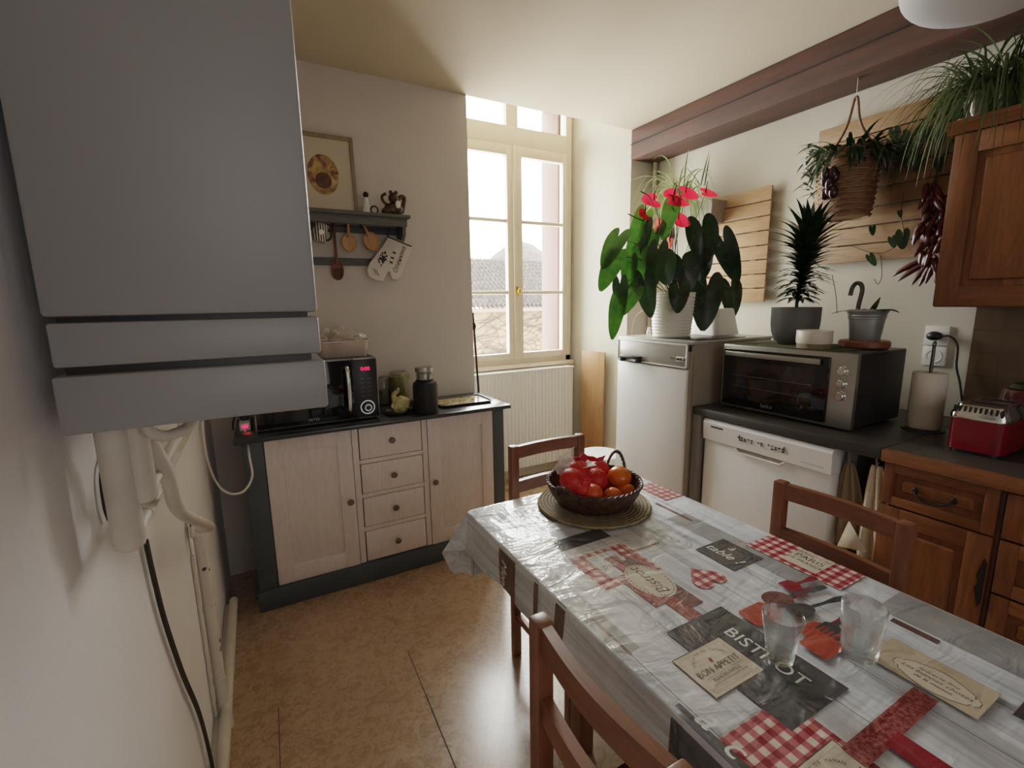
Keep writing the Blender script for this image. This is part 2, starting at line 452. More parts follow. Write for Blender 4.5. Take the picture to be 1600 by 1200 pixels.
# ------------------------------------------------------------------ window
win = thing('window_1', None, None, ((WL + WR) / 2, YW, .93), kind='structure')
zt = at(850, 222, y=YW).z          # rail between transom and casements
XM = at(803, 400, y=YW).x
fy0, fy1 = YW - .01, YW + .07
fr = B()
fr.box((WL, fy0, .93), (WL + .055, fy1, NT_), .004); fr.box((WR - .055, fy0, .93), (WR, fy1, NT_), .004)
fr.box((WL, fy0, NT_ - .05), (WR, fy1, NT_), .004); fr.box((WL, fy0, .93), (WR, fy1, 1.0), .004)
fr.box((WL - .005, YW - .05, .925), (WR + .005, YW + .04, .955), .006)
fr.build('window_frame', 'cream_paint', win)
tr = B()
zr0, zr1 = at(845, 236, y=YW).z, at(845, 207, y=YW).z
tr.box((WL + .05, fy0 - .015, zr0), (WR - .05, fy1, zr1), .006)
tr.box((XM - .055, fy0, zr1), (XM + .045, fy1, NT_ - .05), .006)
tr.build('transom', 'cream_paint', win)
zg = [at(845, 548, y=YW).z, at(845, 457, y=YW).z, at(845, 350, y=YW).z, at(845, 252, y=YW).z]
gx = {'r': (at(814, 400, y=YW).x, at(876, 400, y=YW).x)}
gx['l'] = (2 * XM - gx['r'][1] - .005, at(791, 400, y=YW).x)
ed = {'l': (WL + .052, XM - .006), 'r': (XM - .006 + .004, WR - .052)}
for k in 'lr':
    s = B(); (x0, x1), (g0, g1) = ed[k], gx[k]
    y0, y1 = YW - .03, YW + .02
    s.box((x0, y0, 1.0), (g0, y1, zr0), .005); s.box((g1, y0, 1.0), (x1, y1, zr0), .005)
    s.box((g0 - .002, y0, 1.0), (g1 + .002, y1, zg[0]), .004); s.box((g0 - .002, y0, zg[3]), (g1 + .002, y1, zr0), .004)
    for z in zg[1:3]: s.box((g0 - .002, y0 + .006, z - .013), (g1 + .002, y1 - .01, z + .013), .005)
    so = s.build('casement', 'cream_paint', win)
    B().box((g0 - .003, YW - .006, zg[0] - .003), (g1 + .003, YW - .002, zg[3] + .003), 0).build('pane', 'pane', so, smooth=0)
B().box((XM - .02, YW - .042, 1.0), (XM + .018, YW - .028, zr0), .005).build('meeting_stile', 'cream_paint', win)
for a, b in ((WL + .055, XM - .055), (XM + .045, WR - .055)):
    B().box((a - .003, YW + .02, zr1 - .003), (b + .003, YW + .024, NT_ - .04), 0).build('pane', 'pane', win, smooth=0)
hz = at(808, 455, y=YW).z
hd = B(); hd.box((XM - .012, YW - .05, hz - .035), (XM + .014, YW - .04, hz + .035), .003)
hd.cyl((XM, YW - .05, hz), (XM, YW - .075, hz), .008); hd.ball((XM, YW - .085, hz), .016, (1, .8, 1.3))
hd.build('handle', 'brass', win)
for zz in (1.06, hz + .02, zr0 - .06, ):
    B().cyl((WR - .05, YW - .035, zz - .03), (WR - .05, YW - .035, zz + .03), .007, seg=10).build('hinge', 'cream_paint', win)
# stone jamb outside
M['stone'] = paint('pink_stone', srgb(92, 66, 56), .8, .12, 6, .2, 30)
jx = at(860, 400, y=3.50).x
B().box((jx, 3.385, .9), (WR + .1, YO + .02, NT_), .004).build('trim_4', 'stone', kind='structure')

# ------------------------------------------------------------------ outside
def ext(name, c1, c2, sc_=6):
    t = NT(name); v = t.coord(); return t.set(t.ramp(t.noise(v, sc_, 6, .65), [(.35, c1), (.65, c2)]), .9)
M['roof'] = ext('roof_tiles', srgb(26, 22, 20), srgb(62, 54, 48), 5)
M['ext_wall'] = ext('ochre_render', srgb(62, 44, 28), srgb(100, 76, 50), 1.2)
M['vine'] = ext('vine_stem', srgb(14, 10, 8), srgb(26, 20, 16), 5)
YE, YR = 20.0, 24.0
e0 = at(760, 480, y=YE); r0 = at(760, 404, y=YR)
xa, xb = at(640, 480, y=YE).x, at(905, 480, y=YE).x
nb = thing('neighbouring_house', 'ochre house with a canal tile roof across the street, seen through the window', 'building', ((xa + xb) / 2, YE + 2, e0.z - 9))
rows, pitch = 12, .24
ncol = int((xb - xa) / pitch) * 6
def rf(u, v):
    k = v * rows; j = min(int(k), rows - 1); f = k - j
    x = xa + (xb - xa) * u
    y = YE - .3 + (YR - YE + .3) * v; z = e0.z + (r0.z - e0.z) * v
    ph = (x / pitch + .5 * (j % 2) * .0) * 2 * PI
    return Vector((x, y, z + .11 * math.sin(ph) - .13 * f + .05))
rb = B(); rws = []
vv = []
for j in range(rows):
    vv += [j / rows + .0001, (j + .97) / rows]
for v in vv: rws.append([rb.bm.verts.new(rf(i / ncol, v)) for i in range(ncol + 1)])
for j in range(len(rws) - 1):
    for i in range(ncol): rb.bm.faces.new((rws[j][i], rws[j][i + 1], rws[j + 1][i + 1], rws[j + 1][i]))
rb.build('roof', 'roof', nb)
B().box((xa, YE, e0.z - 9), (xb, YE + .4, e0.z - .05), 0).build('facade', 'ext_wall', nb, smooth=0)
gu = B(); gu.cyl((xa, YE - .22, e0.z - .14), (xb, YE - .22, e0.z - .14), .1, seg=12)
gu.build('gutter', 'stone', nb)
vb = B(); rnd = random.Random(4)
for k in range(190):
    x = xa + (xb - xa) * rnd.random(); z = e0.z - .4 - 3.4 * rnd.random(); p = [Vector((x, YE - .03, z))]
    an = rnd.uniform(-.5, .6)
    for i in range(9):
        an += rnd.uniform(-.5, .5); p.append(p[-1] + Vector((.3 * math.cos(an), 0, .22 * math.sin(an))))
    vb.tube(p, [.014 - .001 * i for i in range(10)], 4)
vb.build('climbing_vine', 'vine', label='bare climbing vine stems covering the ochre house wall outside', cat='vine', kind='stuff')
ap = at(812, 376, y=34); bs = at(868, 440, y=34)
rr = bs.x - ap.x
tw = thing('tower', 'round tower with a bulging conical roof rising behind the tiled roof outside', 'tower', (ap.x, 34, bs.z - 6))
B().lathe([(rr * 1.02, bs.z), (rr * .92, bs.z + (ap.z - bs.z) * .28), (rr * .66, bs.z + (ap.z - bs.z) * .62), (rr * .3, bs.z + (ap.z - bs.z) * .9), (0, ap.z)], (ap.x, 34, 0), 16, cap=False).build('roof', 'roof', tw)
B().cyl((ap.x, 34, bs.z - 6), (ap.x, 34, bs.z), rr * .95, seg=24).build('drum', 'ext_wall', tw)

# ------------------------------------------------------------------ radiator
rx0, rx1, ry, rz0, rz1 = WL + .06, 2.31, 3.17, .10, .915
rad = thing('radiator', 'white ribbed panel radiator under the window', 'radiator', ((rx0 + rx1) / 2, ry + .05, rz0))
nrib = 30; pr = []
for i in range(nrib * 8 + 1):
    u = i / (nrib * 8); ph = (i % 8) / 8
    pr.append((rx0 + (rx1 - rx0) * u, ry + .016 * (abs(math.cos(PI * ph)) ** .6) ))
pr += [(rx1, ry + .03), (rx0, ry + .03)]
B().prism(pr, rz1 - rz0 - .02, Matrix.Translation((0, 0, rz0 + .01))).build('ribbed_panel', 'radiator', rad, smooth=60)
B().box((rx0, ry + .03, rz0), (rx1, ry + .1, rz1 - .01), .006).build('back_panel', 'radiator', rad)
B().box((rx0 - .004, ry + .0, rz1 - .012), (rx1 + .004, ry + .1, rz1), .004).build('top_grille', 'radiator', rad)
for x in (rx0 + .1, rx1 - .1):
    B().cyl((x, ry + .06, 0), (x, ry + .06, rz0 + .02), .011).build('foot_pipe', 'radiator', rad)
# leaning plank and the stick by the window
pa = Vector((2.395, 3.16, 0)); pb = Vector((2.468, 2.955, 0)); zp = at(906, 551, y=3.05).z
pd = (pb - pa).normalized(); pn = Vector((-abs(pd.y), -abs(pd.x), 0)).normalized()
B().box((0, 0, 0), ((pb - pa).length, zp, .02), .003, Mx=frame(pa + pn * .0, pd, (0, 0, 1))).build(
    'leaning_plank', 'plank_z', label='bare wooden plank standing against the window reveal beside the radiator', cat='plank')
st = at(739, 488, y=2.83); sb_ = at(746, 600, y=2.83)
k = B(); k.tube([(st.x + .03, YF + .045, .88), (st.x + .012, YF + .04, 1.2), (st.x + .004, YF + .035, st.z - .05), (st.x, YF + .03, st.z)], [.008, .008, .007, .005], 8)
k.ball((st.x + .004, YF + .035, st.z - .09), .016, (1, 1, 1.6)); k.cyl((st.x + .03, YF + .045, 0), (st.x + .03, YF + .045, .88), .008, seg=8)
k.build('black_stick', 'iron', label='thin dark metal rod standing at the left edge of the window niche', cat='rod')
# ================================================================== LEFT WALL
bo = thing('boiler', 'large white wall hung boiler at the upper left', 'boiler', (-.07, .95, 1.295))
by0, by1 = .752, 1.14
B().box((-.222, by0, 1.440), (.083, by1, 2.25), .006).build('casing', 'boiler', bo)
B().box((-.21, by0 + .008, 1.30), (.07, by1 - .01, 1.45), .002).build('inner_shell', 'dark_plastic', bo)
B().box((-.219, by0, 1.379), (.083, by1, 1.4335), .004).build('middle_panel', 'boiler', bo)
B().box((-.222, by0 - .004, 1.296), (.0865, by1, 1.3695), .005).build('control_flap', 'boiler', bo)
for z in (1.70, 2.1):
    B().box((XL - .001, .8, z), (-.22, 1.1, z + .05), .002).build('bracket', 'dark_plastic', bo)

zb = 1.315
def wp(px, py, x=-.205): return at(px, py, x=x)
# two thick lagged pipes that drop from the boiler, turn and run along the wall
def lag(name, pxb, r, pxe, label, x):
    b = at(*pxb, x=x); e = at(*pxe, x=x); zr = b.z + r * .55
    t = thing(name, label, 'pipe', (x, b.y, b.z))
    lo = b.z + r * .6
    B().lathe([(0, b.z - r * .1), (r * .6, b.z), (r * .92, b.z + r * .3), (r, lo), (r, zb + .02)], (x, b.y, 0), 24).build('lagging', 'pipe_paint', t, smooth=60)
    r2 = r * .56; ye = e.y
    pts = smoothpts([(x, b.y + r * .5, zr), (x, b.y + .06, zr), (x, (b.y + ye) / 2, zr + .004), (x, ye - .05, zr + .006), (x, ye - .012, zr + .022), (x, ye, zr + .06), (x, ye, zb + .02)], 6)
    B().tube(pts, r2, 16).build('run_pipe', 'pipe_paint', t, smooth=60)
    B().tube([(x, b.y + .11, zr), (x, b.y + .128, zr)], r2 * 1.2, 16).build('collar', 'pipe_paint', t)
    return t
lag('lagged_pipe', (205, 858), .0205, (303, 700), 'thick white pipe dropping lowest below the boiler, nearest the camera', -.200)
lag('lagged_pipe', (228, 784), .017, (290, 690), 'shorter thick white pipe below the boiler, behind the longest one', -.175)
def yp(px, py, y): return at(px, py, y=y)
hp = [yp(222, 650, .92), yp(228, 680, .94), yp(240, 702, .96), yp(262, 745, 1.0), yp(282, 800, 1.12), yp(296, 838, 1.26), yp(296, 838, 1.26)]
t0, t1 = wp(305, 826, -.222), wp(345, 1045, -.222); yv = (t0.y + t1.y) / 2
hp[-1] = Vector((-.222, yv - .04, t0.z - .012)); hp[-2] = hp[-1] + Vector((.05, -.12, .05))
hp[0].z = zb + .03
B().tube(smoothpts(hp, 6), .0125, 14).build('drain_hose', 'pipe_paint', smooth=60, label='bent white drain hose running from the boiler down to the chipped pipe', cat='hose')
lp = [yp(212, 645, .84), yp(228, 664, .84), yp(248, 680, .85), yp(272, 678, .87), yp(298, 658, .9), yp(316, 640, .93)]
lp[0].z = zb + .03; lp[-1].z = zb + .03
B().tube(smoothpts(lp, 6), .0085, 14).build('looped_hose', 'pipe_paint', smooth=60, label='white hose hanging in a loop just under the boiler', cat='hose')
pc = yp(268, 658, .98)
B().lathe([(0, 0), (.03, 0), (.045, .02), (.045, .07), (.03, .10)], (pc.x, .98, zb - .05), 20).build('pump_housing', paint('green_grey_metal', srgb(112, 124, 108), .4, .1, 10), label='grey green pump housing showing under the boiler behind the looped hose', cat='pump')
# chipped pipe down to the skirting
t0, t1 = wp(305, 826, -.222), wp(345, 1045, -.222)
yv = (t0.y + t1.y) / 2
gp = thing('chipped_pipe', 'white vertical pipe with chipped paint near the floor, left wall', 'pipe', (-.222, yv, .02))
B().tube(smoothpts([(-.222, yv - .05, t0.z - .03), (-.222, yv - .035, t0.z), (-.222, yv - .012, t0.z + .004), (-.222, yv, t0.z - .02), (-.222, yv, t0.z - .06), (-.222, yv, .03)], 5), .0175, 16).build('pipe', 'chipped', gp, smooth=60)
B().cyl((-.222, yv, .02), (-.222, yv, .05), .024).build('end_fitting', 'chipped', gp)
B().cyl((-.243, yv - .03, .1), (-.243, yv - .03, t0.z - .1), .005, seg=10).build('thin_pipe', 'pipe_paint', gp)
for z in (.2, t0.z * .6):
    B().tube([(-.222, yv, z), (-.222, yv, z + .018)], .0195, 16).build('clamp', 'chipped', gp)
B().cyl((-.212, YB + .05, .103), (-.212, YF - .44, .103), .0175, seg=16).build('skirting_pipe', 'pipe_paint', label='long white heating pipe lying along the top of the left skirting', cat='pipe')
kb = [wp(228, 850, -.24), wp(240, 905, -.24), wp(258, 975, -.24), wp(285, 1055, -.24), wp(312, 1120, -.238), wp(330, 1190, -.236), wp(336, 1230, -.235)]
kb = smoothpts(kb, 6)
B().tube(kb, .0042, 8).tube([p + Vector((0, .012, .004)) for p in kb], .003, 8).build('black_cable', 'cable', label='dark cable hanging down the left wall below the thick white pipes', cat='cable')
kb = smoothpts([wp(168, 655, -.235) + Vector((0, 0, .03)), wp(166, 690, -.243), wp(158, 740, -.243), wp(163, 790, -.243), wp(170, 812, -.243)], 6)
B().tube(kb, .003, 8).build('short_cable', 'cable', label='short thin dark cable on the left wall under the near boiler corner', cat='cable')

# ================================================================== SIDEBOARD
sy, sbk = 2.375, 2.79
sx0, sx1 = -.105, 1.225
sz = .865
sd = thing('sideboard', 'whitewashed sideboard with slate grey frame, two doors and four drawers', 'sideboard', ((sx0 + sx1) / 2, 2.58, 0))
B().box((-.135, sy - .045, sz - .022), (1.255, YF - .003, sz), .005).build('top', 'slate_dark', sd)
c = B()
c.box((sx0, sy - .004, .10), (sx0 + .082, sbk, sz - .022), .003); c.box((sx1 - .07, sy - .004, .10), (sx1, sbk, sz - .022), .003)
c.box((sx0 + .08, sbk - .02, .10), (sx1 - .06, sbk, sz - .02), .001)
c.build('side_frame', 'slate', sd)
B().box((sx0 - .006, sy - .02, 0), (sx1 + .006, sbk, .104), .004).build('plinth', 'slate', sd)
dx0 = sx0 + .083; dx3 = sx1 - .071
dxa, dxb, dxc, dxd = .366, .400, .728, .760
z0, z1 = .107, sz - .025
B().box((dx0, sy + .016, z0), (dx3, sbk - .03, z1), .001).build('inner_carcass', 'void', sd)
st_ = B(); st_.box((dxa + .002, sy, z0), (dxb - .002, sy + .018, z1), .002); st_.box((dxc + .002, sy, z0), (dxd - .002, sy + .018, z1), .002)
dzs = [z1 - i * (z1 - z0) / 4 for i in range(5)]
for i in (1, 2, 3): st_.box((dxb - .002, sy, dzs[i] - .011), (dxc + .002, sy + .018, dzs[i] + .011), .002)
st_.build('face_frame', 'sb_white', sd)
def knob(p, par, y):
    k = B(); k.lathe([(.006, 0), (.006, .012), (.015, .017), (.0165, .024), (.012, .03), (0, .031)], (0, 0, 0), 16, Mx=Matrix.Translation((p[0], y, p[1])) @ Matrix.Rotation(PI / 2, 4, 'X'))
    k.build('knob', 'knob', par)
def panel_door(x0, x1, kx, kz):
    d = B(); y = sy - .004
    for a, b, cc, e in ((x0, x0 + .07, z0, z1), (x1 - .07, x1, z0, z1)): d.box((a, y, cc), (b, y + .02, e), .002)
    d.box((x0 + .069, y, z1 - .075), (x1 - .069, y + .02, z1), .002); d.box((x0 + .069, y, z0), (x1 - .069, y + .02, z0 + .085), .002)
    d.box((x0 + .068, y + .008, z0 + .08), (x1 - .068, y + .02, z1 - .07), .001)
    o = d.build('door', 'sb_white', sd); knob((kx, kz), o, y); return o
panel_door(dx0 + .002, dxa - .001, dxa - .028, .465)
panel_door(dxd + .001, dx3 - .002, dxd + .028, .478)
for i in range(4):
    za, zb_ = dzs[i + 1] + .014, dzs[i] - .014
    if i == 0: zb_ = z1 - .002
    if i == 3: za = z0 + .004
    d = B(); d.box((dxb + .003, sy - .003, za), (dxc - .003, sy + .018, zb_), .003)
    o = d.build('drawer', 'sb_white', sd); knob(((dxb + dxc) / 2, (za + zb_) / 2), o, sy - .003)

# ---------------- microwave
mx0, mx1, my, mz0, mz1 = -.045, .523, 2.405, sz + .012, 1.186
mw = thing('microwave_oven', 'black and silver microwave oven with red digital display on the sideboard', 'microwave', ((mx0 + mx1) / 2, 2.58, sz))
B().box((mx0, my + .012, mz0), (mx1, 2.745, mz1), .006).build('casing', 'steel_dark', mw)
B().box((mx0, my, mz0), (.402, my + .03, mz1), .004).build('trim_frame', 'steel', mw)
B().box((mx0 + .006, my - .005, mz0 + .006), (.400, my + .01, mz1 - .006), .003).build('door', 'black_glass', mw)
B().box((.404, my, mz0), (mx1, my + .03, mz1), .004).build('panel_frame', 'steel', mw)
cp = B().box((.406, my - .005, mz0 + .006), (mx1 - .005, my + .01, mz1 - .006), .003).build('control_panel', 'black_plastic', mw)
hb = B(); hx = .372
hb.tube(smoothpts([(hx, my - .004, mz0 + .05), (hx, my - .03, mz0 + .058), (hx + .002, my - .038, (mz0 + mz1) / 2), (hx, my - .03, mz1 - .05), (hx, my - .004, mz1 - .042)], 5), .010, 12)
hb.build('handle', 'chrome', mw)
FX = lambda x, y, z: frame((x, y, z), (1, 0, 0), (0, 0, 1))        # text facing -Y
M['red_led'] = NT('red_led').set(srgb(255, 40, 70), .4, 0, **{'Emission Color': srgb(255, 30, 70), 'Emission Strength': 1.3})
B().text('0:00', .026, FX(.462, my - .0065, mz1 - .055)).build('display_digits', 'red_led', cp)
dl = Matrix.Translation((.462, my - .005, mz0 + .058)) @ Matrix.Rotation(PI / 2, 4, 'X')
dd = B().lathe([(.034, 0), (.034, .004), (.028, .004), (.027, .018), (.024, .021), (0, .021)], seg=28, Mx=dl).build('dial', 'black_plastic', mw)
B().lathe([(.036, .0), (.036, .005), (.031, .005), (.031, .0)], seg=32, Mx=dl, cap=False).lathe([(.017, .0212), (.017, .0222), (.013, .0222), (.013, .0212)], seg=24, Mx=dl, cap=False).build('dial_ring', 'chrome', dd)
lb = B()
for i in range(5):
    for j in range(2): lb.box((.434 + j * .034, my - .0062, mz0 + .115 + i * .022), (.452 + j * .034, my - .005, mz0 + .118 + i * .022), 0)
lb.build('button_legend', 'steel_dark', cp)
B().text('ıe•o', .026, FX(.205, my - .0062, mz0 + .028), sx=1.2).build('logo', 'steel', mw)
for x in (mx0 + .04, mx1 - .04):
    for y in (my + .05, 2.7): B().cyl((x, y, sz), (x, y, mz0 + .004), .014, seg=12).build('foot', 'black_plastic', mw)

# ---------------- plastic tub with baking in a clear bag on the microwave
tb = thing('plastic_tub', 'clear plastic tub of brown bread rolls on top of the microwave', 'tub', (.40, 2.57, mz1))
tx0, tx1, ty0, ty1 = .262, .508, 2.475, 2.665
def rrect(x0, x1, y0, y1, r, z, n=5):
    o = []
    for cxx, cyy, a0 in ((x1 - r, y1 - r, 0), (x0 + r, y1 - r, 90), (x0 + r, y0 + r, 180), (x1 - r, y0 + r, 270)):
        for i in range(n + 1):
            a = math.radians(a0 + 90 * i / n); o.append(Vector((cxx + r * math.cos(a), cyy + r * math.sin(a), z)))
    return o
def loft(b, loops, mat=0, capb=True, capt=False):
    R = [[b.bm.verts.new(p) for p in L] for L in loops]; n = len(R[0])
    for a, c in zip(R, R[1:]):
        for i in range(n): b.bm.faces.new((a[i], a[(i + 1) % n], c[(i + 1) % n], c[i]))
    if capb: b.bm.faces.new(R[0][::-1])
    if capt: b.bm.faces.new(R[-1])
    b._tag([v for r in R for v in r], mat, None); return b
loft(B(), [rrect(tx0 + .012, tx1 - .012, ty0 + .012, ty1 - .012, .02, mz1 + .002), rrect(tx0 + .003, tx1 - .003, ty0 + .003, ty1 - .003, .025, mz1 + .075),
           rrect(tx0 - .006, tx1 + .006, ty0 - .006, ty1 + .006, .03, mz1 + .077), rrect(tx0 - .006, tx1 + .006, ty0 - .006, ty1 + .006, .03, mz1 + .083)]).build('tub', 'film', tb, smooth=50)
M['bread'] = paint('bread_crust', srgb(196, 156, 126), .8, .3, 30, .3, 60)
bi = 0
for x, y, z, r in ((.30, 2.52, .04, .036), (.365, 2.52, .04, .036), (.43, 2.52, .04, .036), (.47, 2.58, .04, .034), (.31, 2.6, .04, .036), (.39, 2.6, .042, .04), (.35, 2.56, .095, .034), (.41, 2.57, .092, .032)):
    lab = ['bread roll at the left front of the clear tub on the microwave', 'bread roll second from the left in the clear tub', 'bread roll third from the left in the clear tub', 'bread roll at the right end of the clear tub', 'bread roll at the back left inside the clear tub', 'bread roll at the back middle inside the clear tub', 'upper left bread roll heaped on top in the clear tub', 'upper right bread roll heaped on top in the clear tub'][bi]; bi += 1
    B().ball((x, y, mz1 + z), r, (1, 1, .95), u=14, v=10).build('bread_roll', 'bread', label=lab, cat='bread', group='bread rolls in the plastic tub')
rn = random.Random(3)
def crump(c, sx, sy_, sz_, am, seed, mat, name, parent=None, **k):
    from mathutils import noise as mn
    b = B(); b.ball((0, 0, 0), 1, u=30, v=18)
    for v in b.bm.verts:
        n = v.co.normalized(); k_ = 1 + am * (mn.noise(n * 2.2 + Vector((seed, 0, 0))) + .6 * mn.noise(n * 5 + Vector((0, seed, 0))))
        v.co = Vector((n.x * sx * k_, n.y * sy_ * k_, n.z * sz_ * k_)) + Vector(c)
    return b.build(name, mat, parent, smooth=20, **k)
crump((.372, 2.57, mz1 + .088), .105, .085, .052, .55, 3.1, 'film', 'clear_bag', tb)

# ---------------- jars, bag, tray on the sideboard
M['green_fill'] = paint('dried_herbs', srgb(150, 142, 92), .9, .3, 60)
M['pale_fill'] = paint('pale_grains', srgb(150, 140, 120), .9, .3, 60)
M['dark_fill'] = paint('ground_coffee', srgb(20, 17, 16), .6, .3, 60)
def jar(px, py, rpx, hpx, name, lab, fill, ff=.8, lid=True, y=None):
    P = at(px, py, z=sz); k = mpp(P); r = rpx * k; h = hpx * k * 1.03
    t = thing(name, lab, 'jar', (P.x, P.y, sz))
    B().lathe([(0, .002), (r * .9, .002), (r, .012), (r, h * .84), (r * .82, h * .9), (r * .82, h * .96)], (P.x, P.y, sz), 24, cap=False).build('glass', 'jar_glass', t)
    B().lathe([(0, .006), (r * .88, .006), (r * .95, .014), (r * .95, h * ff), (0, h * ff + .002)], (P.x, P.y, sz), 24, cap=False).build('contents', fill, t)
    B().lathe([(0, h * .955), (r * .86, h * .955), (r * .86, h * .98), (r * .7, h), (0, h)], (P.x, P.y, sz), 24, cap=False).build('lid', 'jar_glass', t)
    B().tube([(P.x + r * .86 * math.cos(a), P.y + r * .86 * math.sin(a), sz + h * .93) for a in [i * PI / 10 for i in range(20)]], .0025, 6, closed=True).tube(
        smoothpts([(P.x + r * .8, P.y - r * .3, sz + h * .98), (P.x + r * 1.08, P.y - r * .3, sz + h * .88), (P.x + r * 1.06, P.y - r * .25, sz + h * .74)], 4), .0022, 6).build('wire_clasp', 'steel', t)
    return P, r, h
jar(601, 632, 8, 44, 'clip_jar', 'small clip top glass jar nearest the microwave', 'pale_fill', .5)
jar(624, 630, 15, 50, 'clip_jar', 'large clip top glass jar of greenish dried herbs behind the yellow bag', 'green_fill', .84)
P = at(666, 644, z=sz); k = mpp(P); r = 19 * k; h = 72 * k
t = thing('coffee_canister', 'black canister with a clear domed top on the sideboard', 'canister', (P.x, P.y, sz))
B().lathe([(0, .001), (r * .94, .001), (r, .008), (r, h * .58), (r * .92, h * .66), (r * .72, h * .70), (r * .72, h * .72), (0, h * .72)], (P.x, P.y, sz), 28, cap=False).build('body', 'dark_fill', t)
B().lathe([(r * .7, h * .72), (r * .72, h * .96), (r * .66, h * .985), (0, h * .985)], (P.x, P.y, sz), 28, cap=False).build('clear_lid', 'jar_glass', t)
B().lathe([(r * .745, h * .90), (r * .76, h * .93), (r * .745, h * .985), (r * .6, h)], (P.x, P.y, sz), 28).build('steel_rim', 'steel', t)
B().lathe([(0, h * .73), (r * .62, h * .73), (r * .62, h * .86), (0, h * .87)], (P.x, P.y, sz), 24, cap=False).build('inner_cup', 'steel', t)
# coffee bag on a small dark tray
P = at(632, 646, z=sz)
tr_ = thing('dark_tray', 'small dark tray with a pale rim under the yellow bag on the sideboard', 'tray', (P.x + .02, P.y + .03, sz))
loft(B(), [rrect(P.x - .085, P.x + .125, P.y - .035, P.y + .09, .03, sz + .001), rrect(P.x - .095, P.x + .135, P.y - .045, P.y + .10, .035, sz + .014), rrect(P.x - .09, P.x + .13, P.y - .04, P.y + .095, .033, sz + .014), rrect(P.x - .08, P.x + .12, P.y - .03, P.y + .085, .028, sz + .004)], capt=True).build('tray', 'black_plastic', tr_)
M['bag_yellow'] = paint('yellow_packet', srgb(196, 184, 128), .4, .25, 30)
M['bag_dark'] = paint('dark_packet', srgb(44, 40, 30), .35, .3, 25)
bg = thing('coffee_packet', 'crumpled yellow and black packet with twisted top leaning on the dark tray', 'packet', (P.x, P.y, sz + .006))
crump((P.x - .012, P.y + .01, sz + .048), .052, .028, .044, .22, 5.5, 'bag_yellow', 'packet', bg)
crump((P.x + .052, P.y + .015, sz + .032), .05, .03, .028, .2, 8.5, 'bag_dark', 'dark_end', bg)
B().tube(smoothpts([(P.x - .045, P.y + .01, sz + .07), (P.x - .05, P.y + .01, sz + .105), (P.x - .03, P.y + .005, sz + .125), (P.x - .026, P.y, sz + .14)], 4), [.016 - .0008 * i for i in range(13)], 10).build('twisted_top', 'bag_yellow', bg)
# serving tray with picture
def tray_mat():
    t = NT('painted_tray'); v = t.coord(); a = t.noise(v, 14, 5, .6, .6)
    c = t.ramp(a, [(.3, srgb(70, 84, 50)), (.42, srgb(150, 150, 96)), (.5, srgb(212, 206, 180)), (.6, srgb(186, 150, 104)), (.72, srgb(110, 70, 48))])
    return t.set(c, .12)
a, b, c_, d_ = at(690, 640, z=sz), at(776, 632, z=sz), at(745, 609, z=sz), at(697, 612, z=sz)
t = thing('serving_tray', 'rectangular serving tray with a colourful picture at the right end of the sideboard', 'tray', (1.0, 2.56, sz))
X0, X1, Y0, Y1 = a.x + .01, a.x + .335, a.y + .015, a.y + .25
loft(B(), [rrect(X0 + .01, X1 - .01, Y0 + .01, Y1 - .01, .02, sz + .001), rrect(X0, X1, Y0, Y1, .028, sz + .014), rrect(X0 + .005, X1 - .005, Y0 + .005, Y1 - .005, .025, sz + .014), rrect(X0 + .014, X1 - .014, Y0 + .014, Y1 - .014, .02, sz + .006)], capt=False).build('rim', 'dark_plastic', t)
B().flat(rrect(X0 + .013, X1 - .013, Y0 + .013, Y1 - .013, .02, sz + .0065)).build('picture', tray_mat(), t, smooth=0)
# ---------------- power strip with its cable
P = at(383, 672, z=sz)
ps = thing('power_strip', 'white power strip with a glowing red switch at the left end of the sideboard', 'power strip', (P.x, P.y + .06, sz))
B().box((P.x - .022, P.y - .02, sz), (P.x + .026, P.y + .2, sz + .04), .006).build('body', 'white_plastic', ps)
B().box((P.x - .010, P.y - .0235, sz + .016), (P.x + .014, P.y - .0195, sz + .028), .002).build('switch', 'red_led', ps)
pl = B(); pl.box((P.x - .018, P.y + .03, sz + .04), (P.x + .022, P.y + .075, sz + .066), .008)
pl.tube(smoothpts([(P.x - .005, P.y + .05, sz + .06), (P.x - .03, P.y + .02, sz + .075), (P.x - .045, P.y, sz + .045), (P.x - .05, P.y + .02, sz + .005)], 5), .004, 8)
pl.build('plug', 'black_plastic', label='black plug in the power strip at the left end of the sideboard', cat='plug')
q0 = Vector((P.x, P.y - .022, sz + .010))
cb = smoothpts([q0, q0 + Vector((.004, -.03, -.02)), at(390, 715, y=2.27), at(394, 745, y=2.25), at(380, 768, y=2.2), at(355, 770, y=2.12), at(335, 748, x=-.22), at(322, 710, x=-.235), at(317, 665, x=-.235), at(319, 640, x=-.235)], 6)
B().tube(cb, .0048, 8).build('white_cable', 'white_cable', label='white cable looping from the power strip up the left wall to the boiler', cat='cable')

